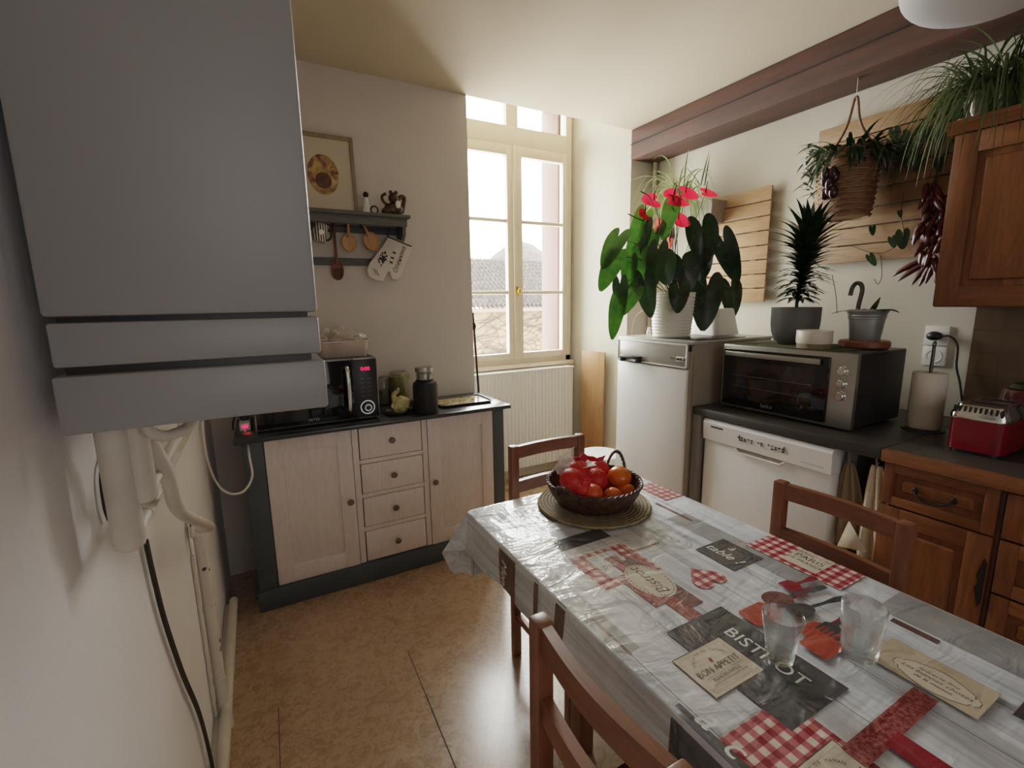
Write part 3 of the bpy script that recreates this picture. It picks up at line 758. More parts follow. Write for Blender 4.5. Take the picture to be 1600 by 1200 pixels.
# ================================================================== WALL SHELF
shz = 1.93
ws = thing('display_shelf', 'weathered grey wooden wall shelf with a lower rail', 'shelf', (.44, YF, 1.66))
wx0, wx1 = .03, .79; wy = 2.645
B().box((wx0 - .02, wy - .012, shz - .018), (wx1 + .018, YF - .001, shz), .003).build('shelf_board', 'shelf_wood_x', ws)
B().box((wx0, wy, shz - .062), (wx1, wy + .016, shz - .018), .002).build('front_rail', 'shelf_wood_x', ws)
for x in (wx0, wx1 - .02):
    sp = B(); sp.prism([(wy + .016, shz - .018), (YF - .001, shz - .018), (YF - .001, 1.672), (YF - .05, 1.672), (YF - .06, 1.78), (wy + .03, shz - .1)], .018,
             Matrix(((0, 0, 1, x), (1, 0, 0, 0), (0, 1, 0, 0), (0, 0, 0, 1))))
    sp.build('side_bracket', 'shelf_wood_z', ws)
B().box((wx0 + .018, YF - .02, 1.664), (wx1 - .018, YF - .001, 1.704), .003).build('lower_rail', 'shelf_wood_x', ws)
B().box((wx0 + .018, YF - .016, shz - .09), (wx1 - .018, YF - .001, shz - .05), .002).build('back_rail', 'shelf_wood_x', ws)
# things on the shelf
fx0, fx1, fz1 = .14, .553, 2.335
pf = thing('picture_frame', 'pale wooden picture frame with a small oval picture standing on the wall shelf', 'picture', ((fx0 + fx1) / 2, 2.76, shz))
tilt = Matrix.Translation((0, 2.735, shz)) @ Matrix.Rotation(math.radians(-6), 4, 'X')
M['frame_wood'] = wood('frame_wood', srgb(128, 112, 92), srgb(152, 136, 112), (14, 14, 4), .5)
f = B(); hh = fz1 - shz
for lo, hi in (((fx0, 0, 0), (fx0 + .022, .02, hh)), ((fx1 - .022, 0, 0), (fx1, .02, hh)), ((fx0 + .02, 0, 0), (fx1 - .02, .02, .022)), ((fx0 + .02, 0, hh - .022), (fx1 - .02, .02, hh))): f.box(lo, hi, .002, Mx=tilt)
f.build('frame', 'frame_wood', pf)
B().box((fx0 + .018, .008, .018), (fx1 - .018, .016, hh - .018), 0, Mx=tilt).build('mount', paint('mount_card', srgb(206, 194, 172), .7, .04, 5), pf)
def oval_pic():
    t = NT('oval_picture'); v = t.coord(); a = t.noise(v, 16, 5, .6, .8)
    return t.set(t.ramp(a, [(.32, srgb(92, 60, 44)), (.42, srgb(128, 90, 70)), (.5, srgb(170, 130, 76)), (.58, srgb(186, 164, 100)), (.7, srgb(206, 190, 150))]), .6)
oc = at(505, 272, y=2.76)
ov = B(); ov.flat([(oc.x + .078 * math.cos(a), .0072, oc.z - shz + .104 * math.sin(a)) for a in [i * PI / 18 for i in range(36)]], Mx=tilt)
ov.flat([(oc.x + .0 + .04 * math.cos(a), .0068, oc.z - shz - .03 + .042 * math.sin(a)) for a in [i * PI / 12 for i in range(24)]], 1, Mx=tilt)
ov.build('picture', [oval_pic(), paint('picture_brown', srgb(104, 72, 56), .7, .4, 40)], pf, smooth=0)
def P_s(px, py, y=2.70): return at(px, py, y=y)
# white doll with dark head
p = P_s(573, 328); t = thing('white_figurine', 'tiny white figurine with a dark head on the wall shelf', 'figurine', (p.x, 2.70, shz))
B().lathe([(0, 0), (.022, 0), (.024, .01), (.014, .05), (.011, .075), (.006, .088), (0, .089)], (p.x, 2.70, shz), 16, cap=False).build('dress', 'white_plastic', t)
B().ball((p.x, 2.70, shz + .1), .0145, (1, 1, 1.1), u=14, v=10).build('head', 'iron', t)
p = P_s(583, 328)
B().tube([(p.x + .004 + .019 * math.cos(a), 2.685, shz + .022 + .019 * math.sin(a)) for a in [i * PI / 10 for i in range(20)]], .0042, 8, closed=True).build('napkin_ring', 'iron', label='small dark ring standing on edge between the two figurines on the shelf', cat='ring')
p = P_s(614, 330); t = thing('brown_figurine', 'dark brown animal group figurine at the right end of the wall shelf', 'figurine', (p.x, 2.70, shz))
M['fig_brown'] = paint('glazed_brown', srgb(72, 46, 34), .3, .3, 20)
x = p.x; g = B()
g.ball((x + .005, 2.70, shz + .035), .045, (1.2, .7, .8), u=18, v=12)
g.ball((x - .035, 2.69, shz + .022), .026, (1.2, .8, .8), u=14, v=10)
g.tube(smoothpts([(x - .02, 2.70, shz + .05), (x - .05, 2.70, shz + .075), (x - .055, 2.70, shz + .10), (x - .035, 2.70, shz + .115)], 5), .008, 8)
g.build('body', 'fig_brown', t)
g = B(); g.ball((x + .002, 2.685, shz + .092), .028, (1, .9, 1), u=14, v=10); g.ball((x - .012, 2.68, shz + .12), .011, u=10, v=8); g.ball((x + .016, 2.68, shz + .12), .011, u=10, v=8)
g.build('head', 'fig_brown', t)
g = B(); g.tube(smoothpts([(x + .02, 2.70, shz + .08), (x + .05, 2.70, shz + .105), (x + .066, 2.70, shz + .10), (x + .062, 2.70, shz + .07), (x + .05, 2.70, shz + .02)], 5), .012, 10)
g.build('tail', 'fig_brown', t)
B().ball((x + .018, 2.66, shz + .055), .014, (1, .6, 1.5), u=12, v=8).build('white_patch', 'white_plastic', t)
# hanging utensils
def hook_line(t, x, z0, z1, y):
    B().tube(smoothpts([(x, y + .03, z1), (x, y + .005, z1 - .006), (x, y - .004, z1 - .018), (x, y + .004, z1 - .026)], 3), .0022, 6).build('hook', 'iron', t)
c_ = P_s(500, 364, 2.70)
mg = thing('striped_mug', 'black and white striped mug hanging under the wall shelf', 'mug', (c_.x, 2.70, c_.z))
def stripes():
    t = NT('mug_stripes'); v = t.coord(); w = t.n('ShaderNodeTexWave'); w.inputs['Scale'].default_value = 26; w.wave_profile = 'SIN'
    t.l(v, w.inputs['Vector']); return t.set(t.ramp(w.outputs['Fac'], [(.45, srgb(40, 38, 36)), (.55, srgb(206, 198, 184))]), .3)
MM = Matrix.Translation((c_.x, 2.70, c_.z)) @ Matrix.Rotation(math.radians(14), 4, 'Y')
B().lathe([(0, -.045), (.032, -.045), (.036, -.04), (.036, .045), (.033, .045), (.033, -.04), (0, -.04)], seg=28, Mx=MM, cap=False).build('cup', stripes(), mg)
B().tube([MM @ Vector((.036 + .02 * math.sin(a), 0, .028 * math.cos(a))) for a in [i * PI / 8 for i in range(9)]], .005, 8).build('handle', 'ink', mg)
B().lathe([(0, 0), (.013, 0), (.013, .001), (0, .001)], seg=20, Mx=Matrix.Translation((c_.x + .002, 2.6625, c_.z)) @ Matrix.Rotation(PI / 2, 4, 'X'), cap=False).build('emblem', 'white_plastic', mg)
B().tube([(c_.x, 2.70, c_.z + .045), (c_.x, 2.73, shz - .05), (c_.x, 2.785, shz - .06)], .003, 6).build('hook', 'iron', mg)
def spoon(px0, py0, px1, py1, wpx, hpx, mat, name, lab, slot=False, y=2.725):
    a, b = at(px0, py0, y=y), at(px1, py1, y=y); k = mpp(a)
    t = thing(name, lab, 'spoon', (b.x, y, b.z)); w_, h_ = wpx * k / 2, hpx * k
    d = (a - b).normalized(); cc = b - d * h_ / 2
    B().tube([a, a + (b - a) * .5, b, b - d * h_ * .2], [.0085, .0065, .008, .012], 10).build('handle', mat, t)
    bl = B(); Mx = frame(cc, d, (0, 1, 0)) @ Matrix.Diagonal((h_ / 2, w_ * .5, w_, 1))
    bl.ball((0, 0, 0), 1, u=20, v=12, Mx=None)
    for v in bl.bm.verts:
        if v.co.y < 0: v.co.y *= -.55
        v.co = Mx @ v.co
    bl.build('bowl', mat, t)
    if slot:
        for s in (-.35, 0, .35):
            q = cc + Vector((s * w_ * 1.4, -.016, -h_ * .1)); B().box(q - Vector((.003, .004, .03)), q + Vector((.003, .004, .02)), .001).build('slot', 'ink', t)
    B().tube([a + Vector((0, 0, -.004)), a + Vector((0, .02, .012)), Vector((a.x, YF - .012, shz - .062))], .0025, 6).build('hook', 'iron', t)
spoon(521, 348, 526, 406, 19, 32, 'red_wood_z', 'serving_fork', 'long dark wooden serving fork hanging lowest under the wall shelf', True, 2.764)
spoon(543, 345, 545, 366, 23, 26, 'spoon_wood_z', 'wooden_ladle', 'round wooden ladle hanging under the middle of the wall shelf')
spoon(566, 347, 574, 363, 24, 30, 'spoon_wood_z', 'wooden_ladle', 'wooden ladle hanging right of the other ladle, next to the oven mitt')
# oven mitt
y = 2.735
o0 = at(604, 370, y=y); k = mpp(o0)
def mp(px, py): q = at(px, py, y=y); return (q.x, q.z)
out = [mp(*p) for p in ((606, 369), (642, 384), (640, 395), (632, 412), (626, 430), (620, 438), (611, 437), (608, 428), (607, 414), (603, 428), (597, 440), (585, 438), (575, 432), (572, 421), (577, 410), (586, 400), (597, 385))]
om = thing('oven_mitt', 'white printed oven mitt hanging at an angle from the right end of the wall shelf', 'mitt', (o0.x, y, out[9][1]))
ob = B(); Mx = Matrix(((1, 0, 0, 0), (0, 0, -1, y), (0, 1, 0, 0), (0, 0, 0, 1)))
ob.prism(out, .026, Mx); bmesh.ops.bevel(ob.bm, geom=[e for e in ob.bm.edges], offset=.006, segments=3, affect='EDGES', profile=.6)
ob.build('mitt', paint('mitt_cloth', srgb(214, 206, 194), .85, .06, 20, .2, 120), om, smooth=60)
yf = y - .0275
a, b = at(606, 370, y=yf), at(643, 385, y=yf)
B().tube([a, b], .004, 8).build('cuff_edge', 'ink', om)
ax = at(632, 384, y=yf); bx_ = at(616, 428, y=yf)
pr_ = B(); pr_.text('Оленюка', .036, frame((ax + bx_) / 2 + Vector((0, -.001, 0)), (ax - bx_), Vector((-1, 0, .3))), 0, shear=.2)
pr_.build('red_lettering', paint('red_ink', srgb(84, 22, 22), .7, .1, 20), om, smooth=0)
pm_ = B(); rn = random.Random(9); c0 = at(598, 404, y=yf)
for i in range(26):
    q = c0 + Vector((rn.gauss(0, .011) + (i / 26 - .5) * .02, -.001, rn.gauss(0, .014) + (i / 26 - .5) * .02)); s = rn.uniform(.005, .011)
    pm_.flat([q + Vector((s * rn.uniform(.4, 1) * math.cos(a), -.0002 * i / 26, s * math.sin(a))) for a in (.2, 1.3, 2.6, 3.7, 5)])
for j, (px, py) in enumerate(((616, 395), (613, 403), (611, 410))):
    q = at(px, py, y=yf); pm_.flat([q + Vector(v) for v in ((-.010, -.001, -.002), (.008, -.001, -.008), (.010, -.001, .002), (-.008, -.001, .008))])
for j in range(5):
    q = at(586 + j, 420 + j * 2, y=yf); pm_.flat([q + Vector(v) for v in ((-.016, -.001, 0), (.010, -.001, -.008), (.0105, -.001, -.006), (-.0155, -.001, .002))])
pm_.build('black_print', 'ink', om, smooth=0)
B().tube([Vector((o0.x + .004, y - .01, o0.z)), Vector((o0.x + .004, y - .02, o0.z + .02)), Vector((o0.x, wy + .02, shz - .07))], .003, 6).build('hanging_loop', 'ink', om)
# ================================================================== RIGHT SIDE
FXR = lambda x, y, z: frame((x, y, z), (0, -1, 0), (0, 0, 1))      # text facing -X (towards the room)
# ---------------- fridge
gx, gy0, gy1, gz = 1.935, 1.655, 2.205, 1.235
fr_ = thing('fridge', 'old white fridge with a metal top band and black handle under the red anthurium', 'fridge', (2.24, 1.93, 0))
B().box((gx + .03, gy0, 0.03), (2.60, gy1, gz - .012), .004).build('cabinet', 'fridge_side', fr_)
B().box((gx + .008, gy0 - .004, gz - .016), (2.605, gy1 + .004, gz), .003).build('top', 'fridge_panel', fr_)
zk = at(968, 562, x=gx).z
B().box((gx, gy0 + .018, .06), (gx + .04, gy1 - .002, zk - .004), .006).build('door', 'white_enamel', fr_)
B().box((gx + .012, gy0, .03), (gx + .035, gy0 + .018, gz - .02), .002).build('edge_strip', 'fridge_side', fr_)
pnl = B().box((gx - .002, gy0 + .012, zk), (gx + .04, gy1 - .002, gz - .012), .003).build('top_band', 'fridge_panel', fr_)
tb_ = B(); a0, a1, b0, b1 = gy0 + .016, gy1 - .006, zk + .003, gz - .015
for lo, hi in (((a0, b0), (a1, b0 + .007)), ((a0, b1 - .007), (a1, b1)), ((a0, b0), (a0 + .008, b1)), ((a1 - .008, b0), (a1, b1))):
    tb_.box((gx - .006, lo[0], lo[1]), (gx, hi[0], hi[1]), .001)
tb_.build('band_trim', 'white_enamel', pnl)
ha, hb_ = at(975, 556, x=gx), at(1003, 563, x=gx)
hz = zk + .022
h = B(); h.box((gx - .04, hb_.y, hz + .0), (gx - .024, ha.y, hz + .017), .004)
for yy in (hb_.y, ha.y - .022): h.box((gx - .036, yy, hz - .022), (gx - .0, yy + .022, hz + .016), .004)
h.build('handle', 'black_plastic', fr_)
wy_ = at(1065, 562, x=gx).y; wz = at(1065, 562, x=gx).z
B().box((gx - .007, wy_ - .03, wz - .010), (gx - .001, wy_ + .03, wz + .014), .002).build('control_plate', 'white_plastic', pnl)
for s in (-.002, .017):
    B().cyl((gx - .007, wy_ + s, wz + .002), (gx - .013, wy_ + s, wz + .002), .0075, seg=14).build('dial', 'black_plastic', pnl)
B().box((gx - .0075, wy_ - .028, wz - .007), (gx - .006, wy_ - .018, wz + .011), .001).build('plate_mark', 'steel_dark', pnl)
B().box((gx - .0035, wy_ + .045, wz - .001), (gx - .0015, wy_ + .075, wz + .006), 0).build('logo', 'ink', pnl, smooth=0)
B().box((gx - .001, gy0 + .0, gz - .05), (gx + .012, gy0 + .014, gz - .016), .002).build('hinge', 'black_plastic', fr_)
for yy in (gy0 + .05, gy1 - .05):
    B().cyl((gx + .08, yy, 0), (gx + .08, yy, .035), .02, seg=12).build('foot', 'black_plastic', fr_)
tw_ = at(957, 640, y=2.23)
tb_ = B(); 
def towf(u, v):
    return Vector((gx + .03 + .05 * u * (.5 + .5 * v), gy1 + .002 + .004 * math.sin(u * 9) , tw_.z + .03 - .19 * v + .02 * math.sin(u * 6) * v))
tb_.grid(towf, 8, 8); tb_.build('grey_cloth', paint('grey_cloth', srgb(110, 104, 100), .9, .1, 20), solid=.004, label='grey cloth hanging on the far side of the fridge', cat='cloth')

# ---------------- end panel, worktop, dishwasher
B().box((1.965, 1.595, 0), (2.62, 1.646, .858), .003).build('end_panel', 'grey_panel', label='grey side panel between the fridge and the dishwasher', cat='panel')
B().box((1.965, .802, .858), (XR - .013, 1.648, .90), .005).build('worktop', 'worktop', label='dark grey worktop carrying the countertop oven and paper roll', cat='worktop')
w2 = thing('worktop', 'dark brown worktop with an oak front edge over the oak cabinets, under the toaster', 'worktop', (2.3, .1, .858))
B().box((1.995, -1.2, .858), (XR - .013, .8005, .90), .003).build('surface', 'worktop', w2)
B().box((1.965, -1.2, .856), (1.996, .8005, .9005), .004).build('oak_edge', 'oak_y', w2)
dy0, dy1, dzt = .962, 1.578, .853
dw = thing('dishwasher', 'white freestanding dishwasher under the worktop', 'dishwasher', (2.27, 1.27, 0))
B().box((2.025, dy0 + .004, .02), (2.58, dy1 - .004, dzt - .004), .003).build('cabinet', 'white_enamel', dw)
zc = .745
cpn = B(); cpn.prism([(1.972, zc), (1.966, dzt - .02), (1.978, dzt - .002), (2.04, dzt), (2.04, zc)], dy1 - dy0, Matrix(((1, 0, 0, 0), (0, 0, 1, dy0), (0, 1, 0, 0), (0, 0, 0, 1))))
cpn = cpn.build('control_panel', 'white_enamel', dw)
B().box((1.982, dy0, .10), (2.03, dy1, zc - .003), .006).build('door', 'white_enamel', dw)
B().box((2.05, dy0 + .01, 0.0), (2.09, dy1 - .01, .10), .002).build('plinth', 'grey_panel', dw)
ym = (dy0 + dy1) / 2 + .005
rc = B(); rc.prism([(ym + .135, zc + .018), (ym - .135, zc + .018), (ym - .10, zc - .022), (ym + .10, zc - .022)], .004, Matrix(((0, 0, -1, 1.982), (1, 0, 0, 0), (0, 1, 0, 0), (0, 0, 0, 1))))
rc.build('grip_recess', 'fridge_side', dw)
lp_ = B(); lp_.tube([(1.974, ym + .125, zc - .004), (1.972, ym + .10, zc - .022), (1.972, ym - .10, zc - .022), (1.974, ym - .125, zc - .004)], .004, 8)
lp_.build('grip_lip', 'white_enamel', dw)
rn = random.Random(5)
def mark(y, z, w2, h2): B().box((1.9655, y - w2, z), (1.9685, y + w2, z + h2), 0).build('programme_mark', 'ink', cpn, smooth=0)
for i in range(14):
    yy = ym + .10 - i * .0165
    if i in (5, 8): continue
    for j in range(2 if i % 3 else 1): mark(yy, .796 - j * .012 + rn.uniform(-.002, .002), rn.uniform(.002, .005), .006)
for i, k_ in ((0, 1), (13, 1)): mark(ym + .10 - i * .0165 - .004, .782, .0012, .03)
B().box((1.9662, dy1 - .115, dzt - .040), (1.9675, dy1 - .045, dzt - .032), 0).build('logo', 'ink', cpn, smooth=0)
B().box((1.9705, dy0 + .03, zc + .02), (1.9712, dy0 + .12, zc + .022), 0).build('legend', 'grey_panel', cpn, smooth=0)
B().box((2.06, .915, 0), (2.6, .957, .856), .002).build('filler_panel', 'grey_panel', label='narrow grey panel on the right of the dishwasher', cat='panel')
B().box((2.5, .80, 0), (2.52, .914, .85), 0).build('gap_shade', 'void', label='near-black sheet standing in for the shade of the gap behind the towels', cat='panel')  # added sheet: the shade of the gap is put into its near-black colour
# towels
def towel(name, lab, px, pyt, wtop, wbot, zb_, mat, seed, x, fold=0):
    c = at(px, pyt, x=x); hk = thing(name, lab, 'towel', (x, c.y, zb_))
    zt_ = c.z
    def fn(u, v):
        s = (u - .5); wv = wtop + (wbot - wtop) * (v ** .7)
        return Vector((x + .014 * math.sin(u * 15 + seed) * (.3 + v) + .012 * v, c.y - s * wv - .02 * v, zt_ - (zt_ - zb_) * v * (1 - .09 * abs(s + fold * .4) * 2) ))
    b = B(); b.grid(fn, 28, 24); b.build('cloth', mat, hk, solid=.004, smooth=70)
    B().tube([(x - .012, c.y, .857), (x - .012, c.y, zt_ + .03), (x - .004, c.y, zt_ - .006), (x + .008, c.y, zt_ + .012)], .003, 6).build('hook', 'steel', hk)
    return hk
M['towel_a'] = paint('linen_brown', srgb(150, 132, 108), .95, .1, 40, .3, 150)
M['towel_b'] = paint('linen_cream', srgb(198, 182, 158), .95, .08, 40, .3, 150)
towel('tea_towel', 'brown linen tea towel hanging next to the dishwasher', 1328, 722, .02, .15, .43, 'towel_a', 0, 2.035)
towel('tea_towel', 'cream tea towel hanging with a folded corner next to the wooden cabinet', 1371, 728, .035, .13, .42, 'towel_b', 2, 2.0, .6)
fl = B(); c_ = at(1345, 845, x=1.98); 
fl.flat([(1.985, c_.y + .05, c_.z + .06), (1.972, c_.y + .075, c_.z - .055), (1.968, c_.y - .03, c_.z - .03)])
tt = [o for o in bpy.data.objects if o.name.startswith('tea_towel.')][0]
fl.build('folded_corner', 'towel_b', tt, solid=.004)

# ---------------- wooden base cabinets
def cab_handle(par, y, z, x):
    h = B(); pts = smoothpts([(x - .004, y + .05, z + .006), (x - .02, y + .045, z - .002), (x - .024, y + .02, z - .016), (x - .024, y - .02, z - .016), (x - .02, y - .045, z - .002), (x - .004, y - .05, z + .006)], 5)
    h.tube(pts, .0045, 8)
    for s in (-.052, .052): h.ball((x - .003, y + s, z + .006), .01, (.5, 1, 1.3), u=10, v=8)
    h.build('handle', 'iron', par)
def panel_front(par, nm, x, ya, yb, za, zb_, mat='oak', st=.06, hdl=None, arch=False):
    """raised-panel front: stiles, rails and a bevelled field"""
    b = B(); t = .022
    b.box((x, ya, za), (x + t, ya + st, zb_), .003, 0); b.box((x, yb - st, za), (x + t, yb, zb_), .003, 0)
    b.box((x, ya + st - .001, zb_ - st), (x + t, yb - st + .001, zb_), .003, 1); b.box((x, ya + st - .001, za), (x + t, yb - st + .001, za + st), .003, 1)
    o = b.build(nm, [mat + '_z', mat + '_y'], par)
    p = B(); p.box((x + .012, ya + st - .004, za + st - .004), (x + .02, yb - st + .004, zb_ - st + .004), 0)
    p.box((x + .003, ya + st + .022, za + st + .022), (x + .018, yb - st - .022, zb_ - st - .022), .009, seg=1)
    p.build('panel', mat + '_z', o)
    return o
cx_ = 1.985
bc = thing('base_cabinet', 'oak base cabinet with one drawer above a panelled door', 'cabinet', (2.3, .64, 0))
B().box((cx_ + .02, .474, .10), (2.62, .797, .857), .002).build('carcass', 'oak_z', bc)
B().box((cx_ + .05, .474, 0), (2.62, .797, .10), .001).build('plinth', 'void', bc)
o = panel_front(bc, 'drawer', cx_, .484, .793, .695, .852, st=.034); cab_handle(o, .64, .768, cx_)
o = panel_front(bc, 'door', cx_, .484, .793, .11, .688, st=.062)
hn = B(); zz = at(1530, 910, x=cx_).z
hn.prism([(.486, zz - .07), (.494, zz - .085), (.507, zz - .02), (.500, zz), (.507, zz + .02), (.494, zz + .085), (.486, zz + .07)], .004, Matrix(((0, 0, -1, cx_), (1, 0, 0, 0), (0, 1, 0, 0), (0, 0, 0, 1))))
hn.build('lock_plate', 'iron', o)
bc = thing('drawer_cabinet', 'oak cabinet with four stacked drawers at the right edge', 'cabinet', (2.3, .22, 0))
B().box((cx_ + .02, -.03, .10), (2.62, .472, .857), .002).build('carcass', 'oak_z', bc)
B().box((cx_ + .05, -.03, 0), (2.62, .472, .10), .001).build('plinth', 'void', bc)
zs = [.852, .695, .51, .315, .11]
for i in range(4):
    o = panel_front(bc, 'drawer', cx_, -.024, .468, zs[i + 1] + .004, zs[i] - .004, st=.045); cab_handle(o, .22, (zs[i] + zs[i + 1]) / 2, cx_)
# ---------------- wall cupboard
ux, uy0, uy1, uz0, uz1 = 2.43, -.4, .882, 1.403, 2.055
uc = thing('kitchen_cupboard', 'oak wall cupboard with a panelled door at the upper right', 'cupboard', (2.6, .3, uz0))
B().box((ux + .02, uy0, uz0), (XR, uy1, uz1), .003).build('carcass', 'oak_z', uc)
cr = B(); cr.prism([(ux + .02, uz1), (ux - .005, uz1), (ux - .03, uz1 + .03), (ux - .03, uz1 + .045), (XR - .013, uz1 + .045), (XR - .013, uz1)], uy1 + .02 - uy0, Matrix(((1, 0, 0, 0), (0, 0, 1, uy0), (0, 1, 0, 0), (0, 0, 0, 1))))
cr.build('cornice', 'oak_y', uc)
for a, b in ((.44, .878), (.0, .436), (-.4, -.004)):
    panel_front(uc, 'door', ux - .002, a, b, uz0 + .004, uz1 - .004, st=.075)

# ---------------- countertop oven
ox, oy0, oy1, oz0, oz1 = 2.085, .965, 1.580, .912, 1.222
ov = thing('countertop_oven', 'large silver countertop oven with black glass door on the worktop', 'oven', (2.29, 1.27, .90))
B().box((ox + .02, oy0 + .004, oz0), (2.50, oy1 - .004, oz1), .008).build('casing', 'dark_plastic', ov)
B().box((ox + .004, oy0, oz0 - .002), (ox + .03, oy1, oz1 + .002), .005).build('front_frame', 'steel', ov)
B().box((ox + .02, oy0 + .004, oz1 - .004), (2.49, oy1 - .004, oz1 + .002), .002).build('top_plate', 'steel_dark', ov)
ys = oy0 + .095
do = B().box((ox - .012, ys + .004, oz0 + .012), (ox + .01, oy1 - .018, oz1 - .018), .004).build('door', 'black_glass', ov)
B().box((ox - .0135, ys + .06, oz0 + .07), (ox - .011, oy1 - .07, oz1 - .075), .001).build('window', paint('oven_window', srgb(40, 30, 26), .08, .2, 6), do)
for zz in (oz0 + .11, oz0 + .165):
    B().cyl((ox - .0142, ys + .065, zz), (ox - .0142, oy1 - .075, zz), .0012, seg=6).build('rack_line', 'steel_dark', do)
B().box((ox - .035, ys + .03, oz1 - .05), (ox - .022, oy1 - .04, oz1 - .028), .003).build('handle', 'steel', do)
B().box((ox - .024, ys + .05, oz1 - .045), (ox - .01, ys + .065, oz1 - .033), .002).box((ox - .024, oy1 - .075, oz1 - .045), (ox - .01, oy1 - .06, oz1 - .033), .002).build('handle_mount', 'steel_dark', do)
B().text('beko', .028, FXR(ox - .0127, (ys + oy1) / 2 + .0, oz0 + .036)).build('logo', 'steel', do, smooth=0)
for (px, py) in ((1319, 580), (1317, 600), (1313, 619)):
    p = at(px, py, x=ox)
    kb = B().lathe([(.021, 0), (.021, .003), (.018, .004), (.017, .02), (.015, .022), (0, .022)], seg=24, Mx=Matrix.Translation((ox + .003, oy0 + .048, p.z)) @ Matrix.Rotation(-PI / 2, 4, 'Y')).build('knob', 'chrome', ov)
for x in (ox + .05, 2.46):
    for yy in (oy0 + .05, oy1 - .05): B().cyl((x, yy, .90), (x, yy, oz0 + .004), .014, seg=12).build('foot', 'black_plastic', ov)
zo = oz1 + .002
M['mat_green'] = paint('green_mat', srgb(74, 82, 52), .9, .3, 50, .3, 90)
gm = B(); gm.box((2.11, 1.05, zo), (2.44, 1.54, zo + .004), .001)
gm.build('green_mat', 'mat_green', label='thin green mat lying on top of the countertop oven', cat='mat')
zo += .004

# dracaena in a grey pot
pk = at(1240, 529, x=2.30); PX, PY = 2.30, pk.y
kx = mpp((PX, PY, zo + .1))
dp = thing('dark_leafed_plant', 'dark leafy dracaena in a grey rounded pot on the oven', 'plant', (PX, PY, zo))
B().lathe([(0, .0), (.066, 0), (.086, .02), (.100, .06), (.105, .10), (.106, .176), (.099, .176), (.098, .155), (0, .155)], (PX, PY, zo), 32, cap=False).build('pot', paint('grey_stone_pot', srgb(92, 94, 94), .75, .12, 20, .1, 60), dp)
B().lathe([(0, .158), (.0985, .158)], (PX, PY, zo), 24, cap=False).build('soil', 'soil', dp)
def blade(b, base, d, L, w, droop, mat=0, n=6, clamp=None):
    """one narrow arching leaf"""
    d = Vector(d).normalized(); p = Vector(base); side = d.cross(Vector((0, 0, 1)))
    side = side.normalized() if side.length > 1e-3 else Vector((1, 0, 0))
    prev = None
    for i in range(n + 1):
        t = i / n; ww = w * (math.sin(PI * (.12 + .88 * t) ** .8) if t < 1 else 0) + .0004
        a = b.bm.verts.new(clamp(p - side * ww) if clamp else p - side * ww); c = b.bm.verts.new(clamp(p + side * ww) if clamp else p + side * ww)
        if prev: f = b.bm.faces.new((prev[0], prev[1], c, a)); f.material_index = mat
        prev = (a, c); p = p + d * (L / n); d = (d + Vector((0, 0, -droop / n))).normalized()
st0 = Vector((PX, PY, zo + .155)); top = st0 + Vector((.0, -.03, .34))
B().tube([st0, st0 + Vector((.002, 0, .1)), top], [.008, .008, .006], 8).build('stem', 'stem', dp)
fl = B(); rn = random.Random(12)
for i in range(210):
    t = i / 210; b0 = st0 + (top - st0) * (.16 + .84 * t)
    a = i * 2.4; el = .25 + 1.0 * t ** 2.2 + rn.uniform(-.15, .15)
    L = (.115 + .085 * min(1, t * 1.6)) * rn.uniform(.85, 1.1)
    blade(fl, b0, (math.cos(a) * math.cos(el), math.sin(a) * math.cos(el), math.sin(el)), L, .0165, .9)
fl.build('foliage', 'leaf_black', dp, smooth=80, normals=False)
# white bowl on pale ring
p = at(1271, 541, x=2.17); BX, BY = 2.17, p.y
bw = thing('white_pot', 'low white ceramic bowl with a bare base ring at the front of the oven top', 'bowl', (BX, BY, zo))
B().lathe([(0, 0), (.066, 0), (.067, .022), (0, .022)], (BX, BY, zo), 32, cap=False).build('base_ring', paint('raw_clay', srgb(128, 116, 88), .8, .1, 30), bw)
B().lathe([(0, .0215), (.067, .0215), (.070, .026), (.070, .076), (.068, .079), (.064, .076), (.064, .058), (0, .058)], (BX, BY, zo), 36, cap=False).build('bowl', paint('white_ceramic', srgb(222, 212, 196), .4, .05, 12), bw)
# round board with metal bucket
p = at(1350, 536, x=2.36); RX, RY = 2.36, p.y
bd = B(); bd.lathe([(0, 0), (.088, 0), (.095, .006), (.095, .026), (.089, .032), (0, .032)], (RX, RY, zo), 36, cap=False)
bd.build('round_board', 'red_wood_x', label='round dark wooden board on the right of the oven top', cat='board')
zb2 = zo + .032
bk = thing('metal_bucket', 'small galvanised bucket with succulent leaves on the round board', 'bucket', (RX, RY, zb2))
K = 1.28
B().lathe([(r_ * K, z_ * K) for r_, z_ in [(0, 0), (.042, 0), (.044, .004), (.05, .055), (.052, .072), (.0545, .074), (.0535, .079), (.0555, .083), (.0545, .088), (.058, .095), (.061, .1), (.058, .104), (.054, .1), (.048, .04), (0, .03)]], (RX, RY, zb2), 36, cap=False).build('bucket', 'galvanised', bk)
B().lathe([(0, .108), (.069, .108)], (RX, RY, zb2), 20, cap=False).build('soil', 'soil', bk)
lf = B()
blade(lf, (RX - .02, RY - .03, zb2 + .12), (-.2, -1, .55), .11, .026, 1.1, n=8); blade(lf, (RX - .02, RY + .03, zb2 + .12), (-.2, 1, .35), .10, .020, .9, n=8)
blade(lf, (RX - .02, RY - .02, zb2 + .115), (-.1, -.45, 1), .08, .017, .1)
lf.build('leaves', 'leaf_dark', bk, smooth=80, solid=.002)
